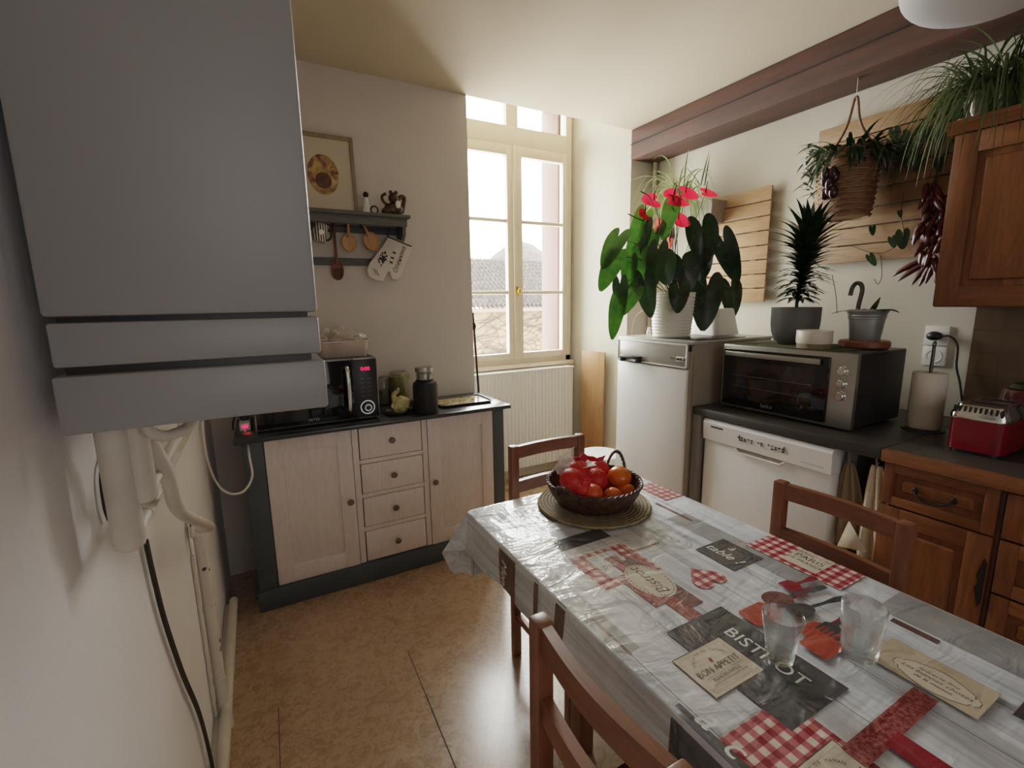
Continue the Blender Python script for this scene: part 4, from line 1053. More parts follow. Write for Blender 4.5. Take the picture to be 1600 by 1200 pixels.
for i, (a, r) in enumerate(((2.4, .04), (3.1, .03), (3.9, .045))):
    B().ball((RX + r * math.cos(a), RY + r * math.sin(a), zb2 + .122), .016, u=12, v=8).build('pebble', 'galvanised', bk)
c0 = at(1340, 490, x=RX)
cn = smoothpts([(RX, c0.y + .002, zb2 + .08), (RX, c0.y, zb2 + .15), (RX, c0.y - .008, zb2 + .215), (RX, c0.y + .0, zb2 + .243), (RX, c0.y + .018, zb2 + .248), (RX, c0.y + .032, zb2 + .23), (RX, c0.y + .038, zb2 + .195)], 5)
B().tube(cn, .009, 10).build('cane_ornament', 'steel_dark', label='grey hooked candy cane ornament standing in the metal bucket', cat='ornament')

# ---------------- paper roll, socket, toaster
p = at(1442, 668, x=2.40); TX, TY = 2.40, p.y
pr = thing('paper_towel_roll', 'white paper towel roll on an upright holder beside the oven', 'paper towel', (TX, TY, .90))
B().lathe([(0, 0), (.07, 0), (.07, .008), (.01, .012), (.006, .02), (.006, .345), (0, .35)], (TX, TY, .90), 24, cap=False).tube([(TX + .012 * math.cos(a), TY, 1.255 + .012 * math.sin(a)) for a in [i * PI / 8 for i in range(16)]], .003, 6, closed=True).build('holder', 'steel_dark', pr)
B().lathe([(.02, .012), (.056, .012), (.057, .016), (.057, .236), (.056, .24), (.02, .24), (.02, .012)], (TX, TY, .90), 32, cap=False).build('roll', paint('paper', srgb(226, 218, 206), .95, .04, 30, .15, 80), pr)
s = at(1463, 528, x=XR - .012); so = thing('socket', 'double white wall socket with a black plug beside the brown tiles', 'socket', (XR, s.y, s.z - .11))
SY = max(s.y, .905)
B().box((XR - .014, SY - .045, s.z - .035), (XR, SY + .045, s.z + .055), .004).box((XR - .014, SY - .045, s.z - .13), (XR, SY + .045, s.z - .04), .004).build('plate', 'white_plastic', so)
B().lathe([(.03, 0), (.03, .002), (.026, .001), (.024, -.004), (0, -.004)], seg=24, Mx=Matrix.Translation((XR - .0145, SY, s.z - .085)) @ Matrix.Rotation(-PI / 2, 4, 'Y'), cap=False).build('socket_well', 'white_enamel', so)
pl = B(); pl.ball((XR - .035, SY, s.z + .01), .024, (1, 1.3, .9), u=16, v=10)
pl.tube(smoothpts([(XR - .04, SY - .02, s.z + .01), (XR - .045, SY - .06, s.z + .012), (XR - .045, SY - .09, s.z - .03), (XR - .04, SY - .095, s.z - .12), (XR - .05, SY - .12, s.z - .2), (XR - .1, SY - .16, .93), (XR - .2, SY - .18, .906)], 6), .0045, 8)
pl.build('black_plug', 'black_plastic', label='black plug with its cable in the wall socket by the tiles', cat='plug')
p = at(1470, 703, z=.90); q = at(1556, 717, z=.90)
ta = thing('red_toaster', 'red toaster with a chrome slatted top rim on the worktop', 'toaster', (2.3, .6, .90))
tx0_, ty0_, ty1_ = p.x + .02, q.y - .015, p.y
TH = at(1490, 630, x=tx0_).z - .90
L0 = rrect(tx0_, tx0_ + .26, ty0_, ty1_, .03, .912); 
loft(B(), [L0, rrect(tx0_, tx0_ + .26, ty0_, ty1_, .03, .90 + TH * .72)], capt=True).build('body', paint('red_enamel', srgb(120, 12, 26), .22, .08, 8), ta)
loft(B(), [rrect(tx0_ + .008, tx0_ + .252, ty0_ + .008, ty1_ - .008, .03, .90), rrect(tx0_ + .008, tx0_ + .252, ty0_ + .008, ty1_ - .008, .03, .914)], capt=True).build('base', 'black_plastic', ta)
loft(B(), [rrect(tx0_ - .003, tx0_ + .263, ty0_ - .003, ty1_ + .003, .03, .90 + TH * .72), rrect(tx0_ - .003, tx0_ + .263, ty0_ - .003, ty1_ + .003, .03, .90 + TH * .80), rrect(tx0_ + .012, tx0_ + .248, ty0_ + .012, ty1_ - .012, .025, .90 + TH)], capt=True).build('rim', 'chrome', ta)
vs = B()
for i in range(10):
    yy = ty1_ - .014 - i * (ty1_ - ty0_ - .028) / 9
    vs.box((tx0_ + .0015, yy - .0032, .90 + TH * .83), (tx0_ + .012, yy + .0032, .90 + TH * .97), .001)
vs.build('vent_slots', 'black_plastic', ta)
sl = B()
for xx in (.075, .165): sl.box((tx0_ + xx, ty0_ + .03, .90 + TH - .002), (tx0_ + xx + .03, ty1_ - .03, .90 + TH + .001), .001)
sl.build('bread_slot', 'black_plastic', ta)
# dark red kettle-like canister next to it
kt = thing('dark_kettle', 'dark red kettle standing to the right of the toaster', 'kettle', (2.36, .43, .90))
KX, KY = 2.50, at(1597, 660, x=2.50).y
kt.location = (KX, KY, .90); OFF[kt.name] = Vector(kt.location)
B().lathe([(0, 0), (.085, 0), (.088, .02), (.078, .12), (.066, .19), (.06, .2), (0, .205)], (KX, KY, .90), 28, cap=False).build('body', paint('dark_red_enamel', srgb(84, 18, 22), .25, .1, 8), kt)
B().tube(smoothpts([(KX, KY - .06, 1.09), (KX, KY - .12, 1.08), (KX, KY - .125, 1.0), (KX, KY - .085, .94)], 5), .011, 10).build('handle', 'black_plastic', kt)
B().lathe([(0, .2), (.05, .203), (.04, .22), (.012, .226), (.014, .24), (0, .243)], (KX, KY, .90), 24, cap=False).build('lid', 'black_plastic', kt)

# ---------------- slatted pine panels
def slats(name, lab, ya, yb, za, zb_, n, x0, mat):
    t = thing(name, lab, 'panel', (x0, (ya + yb) / 2, za)); hgt = (zb_ - za) / n
    for i in range(n):
        B().box((x0 - .014, ya, za + i * hgt + .003), (x0, yb, za + (i + 1) * hgt - .003), .002).build('slat', mat, t)
    for yy in (ya + .1, yb - .12):
        B().box((x0 - .002, yy - .02, za + .01), (XR + .0015, yy + .02, zb_ - .01), .002).build('batten', mat, t)
    return t
q0, q1 = at(1211, 288, x=2.75), at(1195, 472, x=2.75)
slats('slatted_panel', 'pale pine slatted wall panel behind the red anthurium', q1.y, q1.y + .58, q1.z, q0.z, 8, 2.75, 'pine_y')
q0, q1 = at(1283, 205, x=2.75), at(1270, 415, x=2.75)
SP2 = (q0.y - .72, q0.y, q1.z, q0.z)
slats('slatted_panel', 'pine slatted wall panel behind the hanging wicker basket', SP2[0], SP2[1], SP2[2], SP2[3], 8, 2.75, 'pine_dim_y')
# ================================================================== TABLE
TX0, TX1, TY0, TY1, TZ = .568, 1.286, -.22, 1.380, .757
tbl = thing('kitchen_table', 'rectangular wooden kitchen table under the printed oilcloth', 'table', ((TX0 + TX1) / 2, (TY0 + TY1) / 2, 0))
B().box((TX0 + .006, TY0 + .006, TZ - .03), (TX1 - .006, TY1 - .006, TZ - .002), .004).build('tabletop', 'chair_wood_y', tbl)
ap_ = B()
AX0, AX1, AY0, AY1 = TX0 + .205, TX1 - .14, TY0 + .195, TY1 - .30
for lo, hi in (((AX0, AY0), (AX0 + .02, AY1)), ((AX1 - .02, AY0), (AX1, AY1)), ((AX0, AY0), (AX1, AY0 + .02)), ((AX0, AY1 - .02), (AX1, AY1))):
    ap_.box((lo[0], lo[1], TZ - .11), (hi[0], hi[1], TZ - .029), .002)
ap_.build('apron', 'chair_wood_y', tbl)
for x in (TX0 + .21, TX1 - .2):
    for y in (TY0 + .2, TY1 - .36):
        B().box((x, y, 0), (x + .055, y + .055, TZ - .029), .004).build('leg', 'chair_wood_z', tbl)

# ---------------- tablecloth
def coated(name, kind, c1=None, c2=None, rough=.22, bumpk=1.0):
    t = NT(name); v = t.geo()
    if kind == 'plank':
        a = t.noise(t.geo((26, 1.6, 26)), 1.3, 7, .65, .8); b = t.noise(v, 5, 4)
        c = t.ramp(a, [(.24, srgb(98, 105, 115)), (.38, srgb(164, 170, 178)), (.52, srgb(206, 211, 217)), (.7, srgb(232, 236, 240))])
        c = t.mix(.35, c, t.ramp(b, [(.3, srgb(156, 162, 170)), (.7, srgb(232, 235, 238))]))
        sep = t.n('ShaderNodeSeparateXYZ'); t.l(t.geo(), sep.inputs[0])
        md = t.n('ShaderNodeMath', operation='FLOORED_MODULO'); md.inputs[1].default_value = .118; t.l(sep.outputs['X'], md.inputs[0])
        lt = t.n('ShaderNodeMath', operation='LESS_THAN'); lt.inputs[1].default_value = .0022; t.l(md.outputs[0], lt.inputs[0])
        c = t.mix(lt.outputs[0], c, srgb(124, 122, 120))
    elif kind == 'gingham':
        sep = t.n('ShaderNodeSeparateXYZ'); t.l(t.geo(), sep.inputs[0]); o = []
        for ax in 'XY':
            md = t.n('ShaderNodeMath', operation='FLOORED_MODULO'); md.inputs[1].default_value = c2 or .027; t.l(sep.outputs[ax], md.inputs[0])
            gt = t.n('ShaderNodeMath', operation='GREATER_THAN'); gt.inputs[1].default_value = (c2 or .027) / 2; t.l(md.outputs[0], gt.inputs[0]); o.append(gt.outputs[0])
        ad = t.n('ShaderNodeMath', operation='ADD'); t.l(o[0], ad.inputs[0]); t.l(o[1], ad.inputs[1])
        hf = t.n('ShaderNodeMath', operation='MULTIPLY'); hf.inputs[1].default_value = .5; t.l(ad.outputs[0], hf.inputs[0])
        c = t.ramp(hf.outputs[0], [(0, srgb(214, 196, 186)), (.5, srgb(176, 88, 92)), (1, srgb(132, 24, 42))])
    elif kind == 'speckle':
        c = t.ramp(t.noise(v, 150, 3, .7), [(.4, c1), (.62, c2)])
    else:
        c = t.ramp(t.noise(v, 16, 5, .65), [(.3, c1), (.7, c2)])
    # soft creases of the plastic, stronger towards the window end
    w1 = t.noise(t.geo((5, 2.2, 5)), 1.4, 4, .55, 1.6); w2 = t.noise(t.geo((3, 7, 3)), 2.2, 3, .5, 1.0)
    ad = t.n('ShaderNodeMath', operation='ADD'); t.l(w1, ad.inputs[0]); t.l(w2, ad.inputs[1])
    t.bump(ad.outputs[0], .55 * bumpk, .012)
    t.l(t.b.inputs['Normal'].links[0].from_socket, t.b.inputs['Coat Normal'])
    return t.set(c, .4, 0, **{'Specular IOR Level': .5, 'Coat Weight': .9, 'Coat Roughness': .035})
CM = [coated('cloth_planks', 'plank'), coated('cloth_slate', 'x', srgb(48, 49, 52), srgb(72, 73, 76)), coated('cloth_gingham', 'gingham'),
      coated('cloth_cream', 'x', srgb(188, 176, 154), srgb(208, 198, 178)), coated('cloth_red', 'speckle', srgb(110, 36, 40), srgb(160, 92, 88)),
      coated('cloth_brown', 'speckle', srgb(84, 50, 46), srgb(120, 84, 78)), coated('cloth_white_ink', 'x', srgb(216, 214, 210), srgb(232, 230, 226)),
      coated('cloth_dark_ink', 'x', srgb(62, 48, 42), srgb(84, 68, 60)), coated('cloth_beige', 'x', srgb(168, 152, 128), srgb(188, 174, 150)),
      coated('cloth_orange_red', 'x', srgb(150, 58, 44), srgb(168, 76, 58)), coated('cloth_grey', 'x', srgb(128, 130, 132), srgb(156, 156, 154)),
      coated('cloth_dark_red', 'x', srgb(120, 22, 36), srgb(140, 36, 46)), coated('cloth_side_brown', 'x', srgb(74, 54, 48), srgb(104, 84, 76))]
PLANK, SLATE, GING, CREAM, RED, BROWN, WINK, DINK, BEIGE, ORED, GREY, DRED, SBR = range(13)
DL, DF = .132, .255
def corner_r(): return .014
per = []     # perimeter: (point, outward normal, drop, flare)
def add_edge(p, q, nrm, d, n):
    for i in range(n):
        t = i / n; per.append((Vector((p[0] + (q[0] - p[0]) * t, p[1] + (q[1] - p[1]) * t, 0)), Vector((nrm[0], nrm[1], 0)), d, 0))
def add_corner(c, a0, dA, dB, tipflare):
    r = corner_r(); n = 12
    for i in range(n + 1):
        t = i / n; a = math.radians(a0 + 90 * t); nn = Vector((math.cos(a), math.sin(a), 0))
        ca, sa = math.cos(math.radians(90 * t)), math.sin(math.radians(90 * t))
        d = min(dA / max(ca, 1e-3), dB / max(sa, 1e-3)); k = math.sin(math.radians(180 * t))
        per.append((Vector((c[0] + r * nn.x, c[1] + r * nn.y, 0)), nn, d * (1 - .05 * k), k * tipflare))
r = corner_r()
add_edge((TX1, TY0 + r), (TX1, TY1 - r), (1, 0), DL, 70); add_corner((TX1 - r, TY1 - r), 0, DL, DF, .05)
add_edge((TX1 - r, TY1), (TX0 + r, TY1), (0, 1), DF, 36); add_corner((TX0 + r, TY1 - r), 90, DF, DL, .085)
add_edge((TX0, TY1 - r), (TX0, TY0 + r), (-1, 0), DL, 80); add_corner((TX0 + r, TY0 + r), 180, DL, DL, .05)
add_edge((TX0 + r, TY0), (TX1 - r, TY0), (0, -1), DL, 36); add_corner((TX1 - r, TY0 + r), 270, DL, DL, .05)
def ripple(p): return math.sin(p.x * 17 + p.y * 13) * .6 + math.sin(p.y * 31 + p.x * 23 + 1) * .4
def skirt(i, v):
    p, n, d, fl_ = per[i]
    if v <= .06:
        a = v / .06 * PI / 2
        return Vector((p.x, p.y, TZ)) + n * .006 * math.sin(a) + Vector((0, 0, -.006 * (1 - math.cos(a))))
    t = (v - .06) / .94
    o = .006 + .007 * t + (.012 * ripple(p) * t * t + fl_ * t)
    return Vector((p.x, p.y, TZ - .006 - (d - .006) * t)) + n * max(o, .004)
cl = B(); NV = [0, .02, .04, .06] + [.06 + .94 * k / 9 for k in range(1, 10)]
rings = [[cl.bm.verts.new(skirt(i, v)) for i in range(len(per))] for v in NV]
for a, b in zip(rings, rings[1:]):
    for i in range(len(per)):
        j = (i + 1) % len(per); cl.bm.faces.new((a[i], a[j], b[j], b[i]))
cl.bm.faces.new(rings[0])
lay = [0]
def zl():
    lay[0] += 1; return TZ + .00025 + .00006 * lay[0]
def tp(px, py): q = at(px, py, z=TZ); return q
CLIP = (TX0, TX1, TY0, TY1)
def cx2(x): return min(max(x, TX0 + .001), TX1 - .001)
def cy2(y): return min(max(y, TY0 + .001), TY1 - .001)
def poly(pts, mat):
    z = zl(); cl.flat([(cx2(x), cy2(y), z) for x, y in pts], mat)
def rect(x0, x1, y0, y1, mat): poly([(x0, y0), (x1, y0), (x1, y1), (x0, y1)], mat)
def rpx(pA, pB, mat):
    a, b = tp(*pA), tp(*pB); x0, x1, y0, y1 = min(a.x, b.x), max(a.x, b.x), min(a.y, b.y), max(a.y, b.y)
    rect(x0, x1, y0, y1, mat); return x0, x1, y0, y1
def ell(cx_, cy_, rx, ry, mat, n=36): poly([(cx_ + rx * math.cos(2 * PI * i / n), cy_ + ry * math.sin(2 * PI * i / n)) for i in range(n)], mat)
def wr(body, x, y, size, d, mat, shear=0, sp=1, sx=1):
    """writing lying on the cloth, d = reading direction"""
    dx = {'+x': (1, 0, 0), '-y': (0, -1, 0), '+y': (0, 1, 0), '-x': (-1, 0, 0)}[d]; up = (-dx[1], dx[0], 0)
    cl.text(body, size, frame((x, y, zl()), dx, up), mat, shear=shear, spacing=sp, sx=sx)
def ring(cx_, cy_, rx, ry, w, mat, n=40, dash=False):
    z = zl()
    for i in range(n):
        if dash and i % 2: continue
        a, b = 2 * PI * i / n, 2 * PI * (i + 1) / n
        cl.flat([(cx_ + rx * math.cos(a), cy_ + ry * math.sin(a), z), (cx_ + rx * math.cos(b), cy_ + ry * math.sin(b), z), (cx_ + (rx - w) * math.cos(b), cy_ + (ry - w) * math.sin(b), z), (cx_ + (rx - w) * math.cos(a), cy_ + (ry - w) * math.sin(a), z)], mat)
# darker plank strips
a = tp(729, 797)
rect(.70, .95, 1.16, 1.30, GREY); rect(1.10, 1.18, .55, 1.0, GREY); rect(1.17, 1.284, .2, .45, GREY); rect(.57, .62, .62, .95, GREY)
# far left slate patch and the faded gingham next to it
x0, x1, y0, y1 = rpx((860, 848), (955, 838), SLATE)
rect(x0 - .01, x1, y0 - .20, y0 - .045, GING); rect(x0 + .035, x1 - .05, y0 - .17, y0 - .06, PLANK)
wr('Petit\nDéjeuner', (x0 + x1) / 2, y0 - .11, .022, '+x', DINK, .2)
# far right gingham corner
rect(1.20, 1.285, 1.10, 1.25, GING)
# red and brown bars
rpx((968, 868), (1030, 849), RED); rpx((1027, 786), (1080, 815), BROWN); rpx((922, 966), (988, 1022), BROWN)
rpx((1390, 970), (1470, 1002), SBR)
# BISTROT oval sign
c0 = tp(1015, 907); l0_, l1_ = tp(984, 892), tp(1047, 923); ry_ = abs(l0_.y - l1_.y) / 2 + .012; cxs, cys = c0.x, c0.y
rect(cxs - .035, cxs + .005, cys - .165, cys + .135, RED); rect(cxs - .0, cxs + .045, cys - .125, cys + .10, BROWN); rect(cxs - .065, cxs - .03, cys - .085, cys + .05, RED)
ell(cxs, cys, .052, ry_ + .004, CREAM); ring(cxs, cys, .0475, ry_, .0028, DINK, 72, True)
wr('Bistrot', cxs, cys, .043, '+y', DINK, .3)
# faded ornate oval behind it
c1 = tp(1050, 842); ring(c1.x, c1.y, .045, .06, .002, BEIGE); ring(c1.x, c1.y, .035, .048, .0015, BEIGE); wr('Café', c1.x, c1.y, .03, '+y', BEIGE, .3)
# slate square: a table!
a, b = tp(1086, 859), tp(1192, 873)
x0, x1, y0, y1 = a.x, b.x, tp(1148, 892).y, a.y
rect(x0, min(x1, TX1 - .03), y0, y1, SLATE)
wr('à', x1 - .03, (y0 + y1) / 2 + .012, .034, '-y', WINK, .3); wr('table !', x0 + .048, (y0 + y1) / 2 + .006, .042, '-y', WINK, .3)
# gingham heart
hc = tp(1102, 903); hs = .052
hp_ = []
for i in range(48):
    t = 2 * PI * i / 48
    hx_, hy_ = 16 * math.sin(t) ** 3, 13 * math.cos(t) - 5 * math.cos(2 * t) - 2 * math.cos(3 * t) - math.cos(4 * t)
    hp_.append((hc.x - hx_ * hs / 17, hc.y - hy_ * hs / 17))
poly(hp_, GING)
# gingham strip on the right edge with a cream ticket
a, b = tp(1180, 846), tp(1322, 918)
gx0 = tp(1168, 853).x
rect(gx0, TX1 - .002, tp(1322, 918).y, a.y, GING)
a, b = tp(1222, 873), tp(1300, 881)
rect(a.x, TX1 - .006, tp(1273, 898).y, tp(1245, 861).y, CREAM)
yc_ = (tp(1273, 898).y + tp(1245, 861).y) / 2; xc_ = (a.x + TX1) / 2
for dx_, bd_, s_ in ((.028, 'GRAND CAFE', .017), (.004, 'PARIS', .03), (-.02, 'DE FRANCE', .017)): wr(bd_, xc_ + dx_, yc_, s_, '-y', DINK)
# gingham at the near end (under the slate square) with the second card
a = tp(1124, 1156); b = tp(1281, 1132)
rect(a.x, b.x, TY0 + .02, a.y, GING)
# big slate square: BISTROT
a, t_, r_ = tp(1043, 991), tp(1124, 947), tp(1328, 1077)
x0, x1, y1, y0 = a.x, t_.x, (a.y + t_.y) / 2, r_.y
rect(x0, x1, y0, y1, SLATE)
wr('BISTROT', x1 - .056, .483, .043, '-y', WINK, sp=1.0)
# BON APPETIT card
a, t_, r_, b_ = tp(1055, 1036), tp(1122, 996), tp(1186, 1044), tp(1124, 1099)
x0, x1, y0, y1 = (a.x + b_.x) / 2, (t_.x + r_.x) / 2, (b_.y + r_.y) / 2, (a.y + t_.y) / 2
def card(x0, x1, y0, y1):
    rect(x0 - .002, x1 + .002, y0 - .002, y1 + .002, DINK); rect(x0, x1, y0, y1, CREAM)
    z = zl(); m_ = .007
    for q in (((x0 + m_, y0 + m_), (x1 - m_, y0 + m_ + .001)), ((x0 + m_, y1 - m_ - .001), (x1 - m_, y1 - m_)), ((x0 + m_, y0 + m_), (x0 + m_ + .001, y1 - m_)), ((x1 - m_ - .001, y0 + m_), (x1 - m_, y1 - m_))):
        cl.flat([(q[0][0], q[0][1], z), (q[1][0], q[0][1], z), (q[1][0], q[1][1], z), (q[0][0], q[1][1], z)], BEIGE)
    xm, ym_ = (x0 + x1) / 2, (y0 + y1) / 2; W = x1 - x0; Hh = y1 - y0
    body = 'RECETTE DE MAMAN'; R_ = W * .34
    for i, ch in enumerate(body):
        an = math.radians(155 - 130 * i / (len(body) - 1)); d = Vector((math.sin(an), -math.cos(an), 0)); u = Vector((math.cos(an), math.sin(an), 0))
        cl.text(ch, Hh * .075, frame((xm + R_ * math.cos(an), ym_ + Hh * .06 + R_ * .75 * math.sin(an), zl()), d, u), DINK)
    hq = []
    for i in range(28):
        t = 2 * PI * i / 28; hq.append((xm + .6 * Hh * .005 * 16 * math.sin(t) ** 3 * .7, ym_ + Hh * .16 + .003 * Hh * (13 * math.cos(t) - 5 * math.cos(2 * t) - 2 * math.cos(3 * t) - math.cos(4 * t)) * 1.4))
    poly(hq, DRED)
    wr('BON APPETIT', xm, ym_ - Hh * .02, Hh * .19, '+x', DINK, sx=min(1, W * .92 / (Hh * .19 * 6.6)))
    rect(xm - W * .36, xm + W * .36, ym_ - Hh * .15, ym_ - Hh * .142, DINK)
    wr('REPAS EN FAMILLE', xm, ym_ - Hh * .22, Hh * .10, '+x', DINK, sx=.92)
    rect(xm - W * .36, xm + W * .36, ym_ - Hh * .31, ym_ - Hh * .302, DINK)
card(x0, x1, y0, y1)
CW, CH = x1 - x0, y1 - y0
t_ = tp(1300, 1160); card(t_.x - CW, t_.x + .0, t_.y - CH, t_.y)
# red speckled bars
a, b = tp(1444, 1087), tp(1365, 1185); e = tp(1463, 1097)
rect(b.x - .03, a.x, min(e.y, a.y) - .004, max(e.y, a.y) + .016, RED)
f = tp(1402, 1166); rect(f.x - .02, f.x + .025, TY0 + .06, f.y + .01, DRED)
# ornate beige label
a, b = tp(1380, 1014), tp(1556, 1084); c_ = tp(1542, 1138)
rect(min(tp(1380, 1040).x, c_.x), max(a.x, b.x), c_.y + .012, a.y + .004, BEIGE)
p0, p1 = tp(1397, 1034), tp(1532, 1107); L_ = (p0.y - p1.y); xm, ym_ = (p0.x + p1.x) / 2, (p0.y + p1.y) / 2
for gr, mt in ((1.06, DINK), (1.0, CREAM)):
    pts = []
    prof = [(-.5, .006), (-.46, .012), (-.42, .010), (-.40, .018), (-.25, .028), (-.1, .034), (0, .036), (.1, .034), (.25, .028), (.40, .018), (.42, .010), (.46, .012), (.5, .006)]
    pts = [(xm + w_ * (1 if gr == 1 else 1.06), ym_ + s_ * L_ * (1 if gr == 1 else 1.02)) for s_, w_ in prof] + [(xm - w_ * (1 if gr == 1 else 1.06), ym_ + s_ * L_ * (1 if gr == 1 else 1.02)) for s_, w_ in reversed(prof)]
    poly(pts, mt)
for dx_, bd_, s_ in ((.015, 'épicerie fine', .012), (.002, 'Les bonnes choses', .0135), (-.012, 'de la maison', .011)): wr(bd_, xm + dx_, ym_, s_, '-y', DINK, .3)
# slate patch at the right edge
a = tp(1590, 1120); rect(a.x - .01, a.x + .16, a.y - .12, a.y + .004, SLATE)
# printed cutlery
def utensil(kind, px, py, qx, qy, hw, mat, hmat):
    a, b = tp(px, py), tp(qx, qy); d = Vector((b.x - a.x, b.y - a.y)); L = d.length; d /= L; n = Vector((-d.y, d.x))
    def Q(u, v): return (a.x + d.x * u * L + n.x * v, a.y + d.y * u * L + n.y * v)
    if kind == 'spatula':
        poly([Q(0, -hw * .8), Q(.04, -hw), Q(.32, -hw), Q(.42, -hw * .3), Q(.42, hw * .3), Q(.32, hw), Q(.04, hw), Q(0, hw * .8)], mat)
    elif kind == 'spoon':
        poly([Q(.2 + .2 * math.cos(2 * PI * i / 24), hw * math.sin(2 * PI * i / 24)) for i in range(24)], mat)
    else:
        poly([Q(.18, -hw), Q(.3, -hw), Q(.4, -hw * .25), Q(.4, hw * .25), Q(.3, hw), Q(.18, hw)], mat)
        for k in range(4):
            v0 = -hw + k * hw * 2 / 3.6; poly([Q(0, v0 + hw * .05), Q(.2, v0), Q(.2, v0 + hw * .3), Q(0, v0 + hw * .25)], mat)
    poly([Q(.4, -.005), Q(.6, -.004), Q(.85, -.009), Q(1, -.006), Q(1, .006), Q(.85, .009), Q(.6, .004), Q(.4, .005)], hmat)
utensil('spatula', 1168, 972, 1268, 922, .028, ORED, DRED)
utensil('spoon', 1195, 945, 1290, 920, .03, BROWN, SLATE)
utensil('spoon', 1232, 962, 1322, 936, .022, SLATE, SLATE)
utensil('spatula', 1262, 1000, 1338, 958, .026, ORED, DRED)
utensil('spatula', 1268, 1022, 1345, 975, .028, ORED, RED)
utensil('fork', 1284, 992, 1340, 962, .017, SLATE, SLATE)
utensil('spatula', 1225, 922, 1275, 906, .02, DRED, DRED)
# prints that run over the left edge and down the drop
i0 = [i for i, q in enumerate(per) if abs(q[0].x - TX0) < 1e-5]
def drop_print(ya, yb, va, vb, mat, k=.0012):
    ids = [i for i in i0 if min(ya, yb) <= per[i][0].y <= max(ya, yb)]
    vs_ = [va + (vb - va) * j / 8 for j in range(9)]
    R_ = [[cl.bm.verts.new(skirt(i, v) + per[i][1] * k + Vector((0, 0, k * .3 if v < .06 else 0))) for i in ids] for v in vs_]
    for a_, b_ in zip(R_, R_[1:]):
        for m_ in range(len(ids) - 1):
            f_ = cl.bm.faces.new((a_[m_], a_[m_ + 1], b_[m_ + 1], b_[m_])); f_.material_index = mat
def dy(px, py): return at(px, py, x=TX0).y
drop_print(dy(783, 860), dy(812, 890), .0, .98, SBR)
drop_print(dy(838, 905), dy(850, 918), .02, .99, SBR); drop_print(dy(855, 922), dy(862, 930), .02, .99, DINK); drop_print(dy(868, 935), dy(890, 955), .02, .99, SBR)
ya, yb = tp(1035, 1119).y, TY0 + .25
drop_print(ya, yb, .0, 1.0, SLATE); xb_ = tp(1061, 1103).x
rect(TX0 + .001, xb_, yb, ya, SLATE)
ym_ = dy(797, 890)
cl.text('Menu', .042, frame((TX0 - .022, (dy(783, 860) + dy(812, 890)) / 2, TZ - .068), (-.06, 0, -1), (0, -1, 0)), WINK, shear=.3)
wr('a', TX0 + .028, ya - .045, .07, '-y', WINK, .3); wr('c', TX0 + .02, ya - .10, .06, '-y', WINK, .3)
cl.text('table', .055, frame((TX0 - .02, ya - .07, TZ - .075), (0, -1, 0), (-.05, 0, 1)), BEIGE, shear=.3)
cloth = cl.build('tablecloth', CM, smooth=50, label='grey patchwork oilcloth with red gingham and bistro prints covering the table', cat='tablecloth', normals=True)

# ---------------- chairs
def make_chair(label):
    t = thing('dining_chair', label, 'chair', (0, 0, 0), 'dining chairs')
    w, dp_, hh, ps = .348, .40, .905, .034
    for s in (-1, 1):
        x0 = s * w / 2; x1 = x0 - s * ps
        b = B(); b.box((x0, -ps, 0), (x1, 0, hh), .005); b.build('leg', 'chair_wood_z', t)
        b = B(); b.box((x0 * 1.06, dp_ - ps, 0), (x0 * 1.06 - s * ps, dp_, .438), .004); b.build('leg', 'chair_wood_z', t)
        b = B(); b.box((x1 + s * .006, -.004, .39), (x0 - s * .006, dp_ - ps + .004, .438), .003); b.build('side_rail', 'chair_wood_y', t)
        b = B(); b.box((x1 + s * .008, -.004, .17), (x0 - s * .008, dp_ - ps + .004, .20), .003); b.build('stretcher', 'chair_wood_y', t)
    def rail(z0, z1, nm, bow=.014):
        def q(u):
            x = -w / 2 + ps - .002 + (w - 2 * ps + .004) * u
            return x, -ps * .5 - bow * math.sin(PI * u)
        n = 12; b = B(); pts = [q(i / n) for i in range(n + 1)]
        poly_ = [(x, y + .010) for x, y in pts] + [(x, y - .010) for x, y in reversed(pts)]
        b.prism(poly_, z1 - z0, Matrix.Translation((0, 0, z0))); b.build(nm, 'chair_wood_x', t, smooth=30)
    rail(.853, .901, 'top_rail'); rail(.712, .760, 'lower_rail')
    b = B(); b.box((-w / 2 + ps, dp_ - .028, .39), (w / 2 - ps, dp_ - .008, .438), .003); b.box((-w / 2 + ps - .002, -.028, .39), (w / 2 - ps + .002, -.008, .438), .003)
    b.build('seat_rail', 'chair_wood_x', t)
    b = B(); b.box((-w / 2 + ps + .004, -.005, .438), (w / 2 - ps - .004, .03, .456), .004); b.box((-w / 2 - .006, .004, .438), (w / 2 + .006, dp_ + .012, .456), .006)
    b.build('seat', 'chair_wood_y', t)
    return t
ch = make_chair('wooden dining chair at the far end of the table, in front of the radiator')
ch.location = (.983, 1.505, 0); ch.rotation_euler = (0, 0, PI)
ch2 = dup(ch, (1.335, .635, 0), PI / 2, 'wooden dining chair on the right side of the table, in front of the white dishwasher')
ch3 = dup(ch, (.406, .468, 0), -PI / 2, 'wooden dining chair on the left side of the table, nearest the camera')
sc_ = B(); loft(sc_, [rrect(-.155, .155, .02, .375, .04, .4565), rrect(-.165, .165, .012, .385, .05, .468), rrect(-.165, .165, .012, .385, .05, .478), rrect(-.15, .15, .03, .37, .05, .486)], capt=True)
cu_ = sc_.build('seat_cushion', paint('red_cushion', srgb(110, 24, 30), .9, .15, 20, .2, 80), ch3, off=None)
cu_['label'] = 'dark red seat cushion'

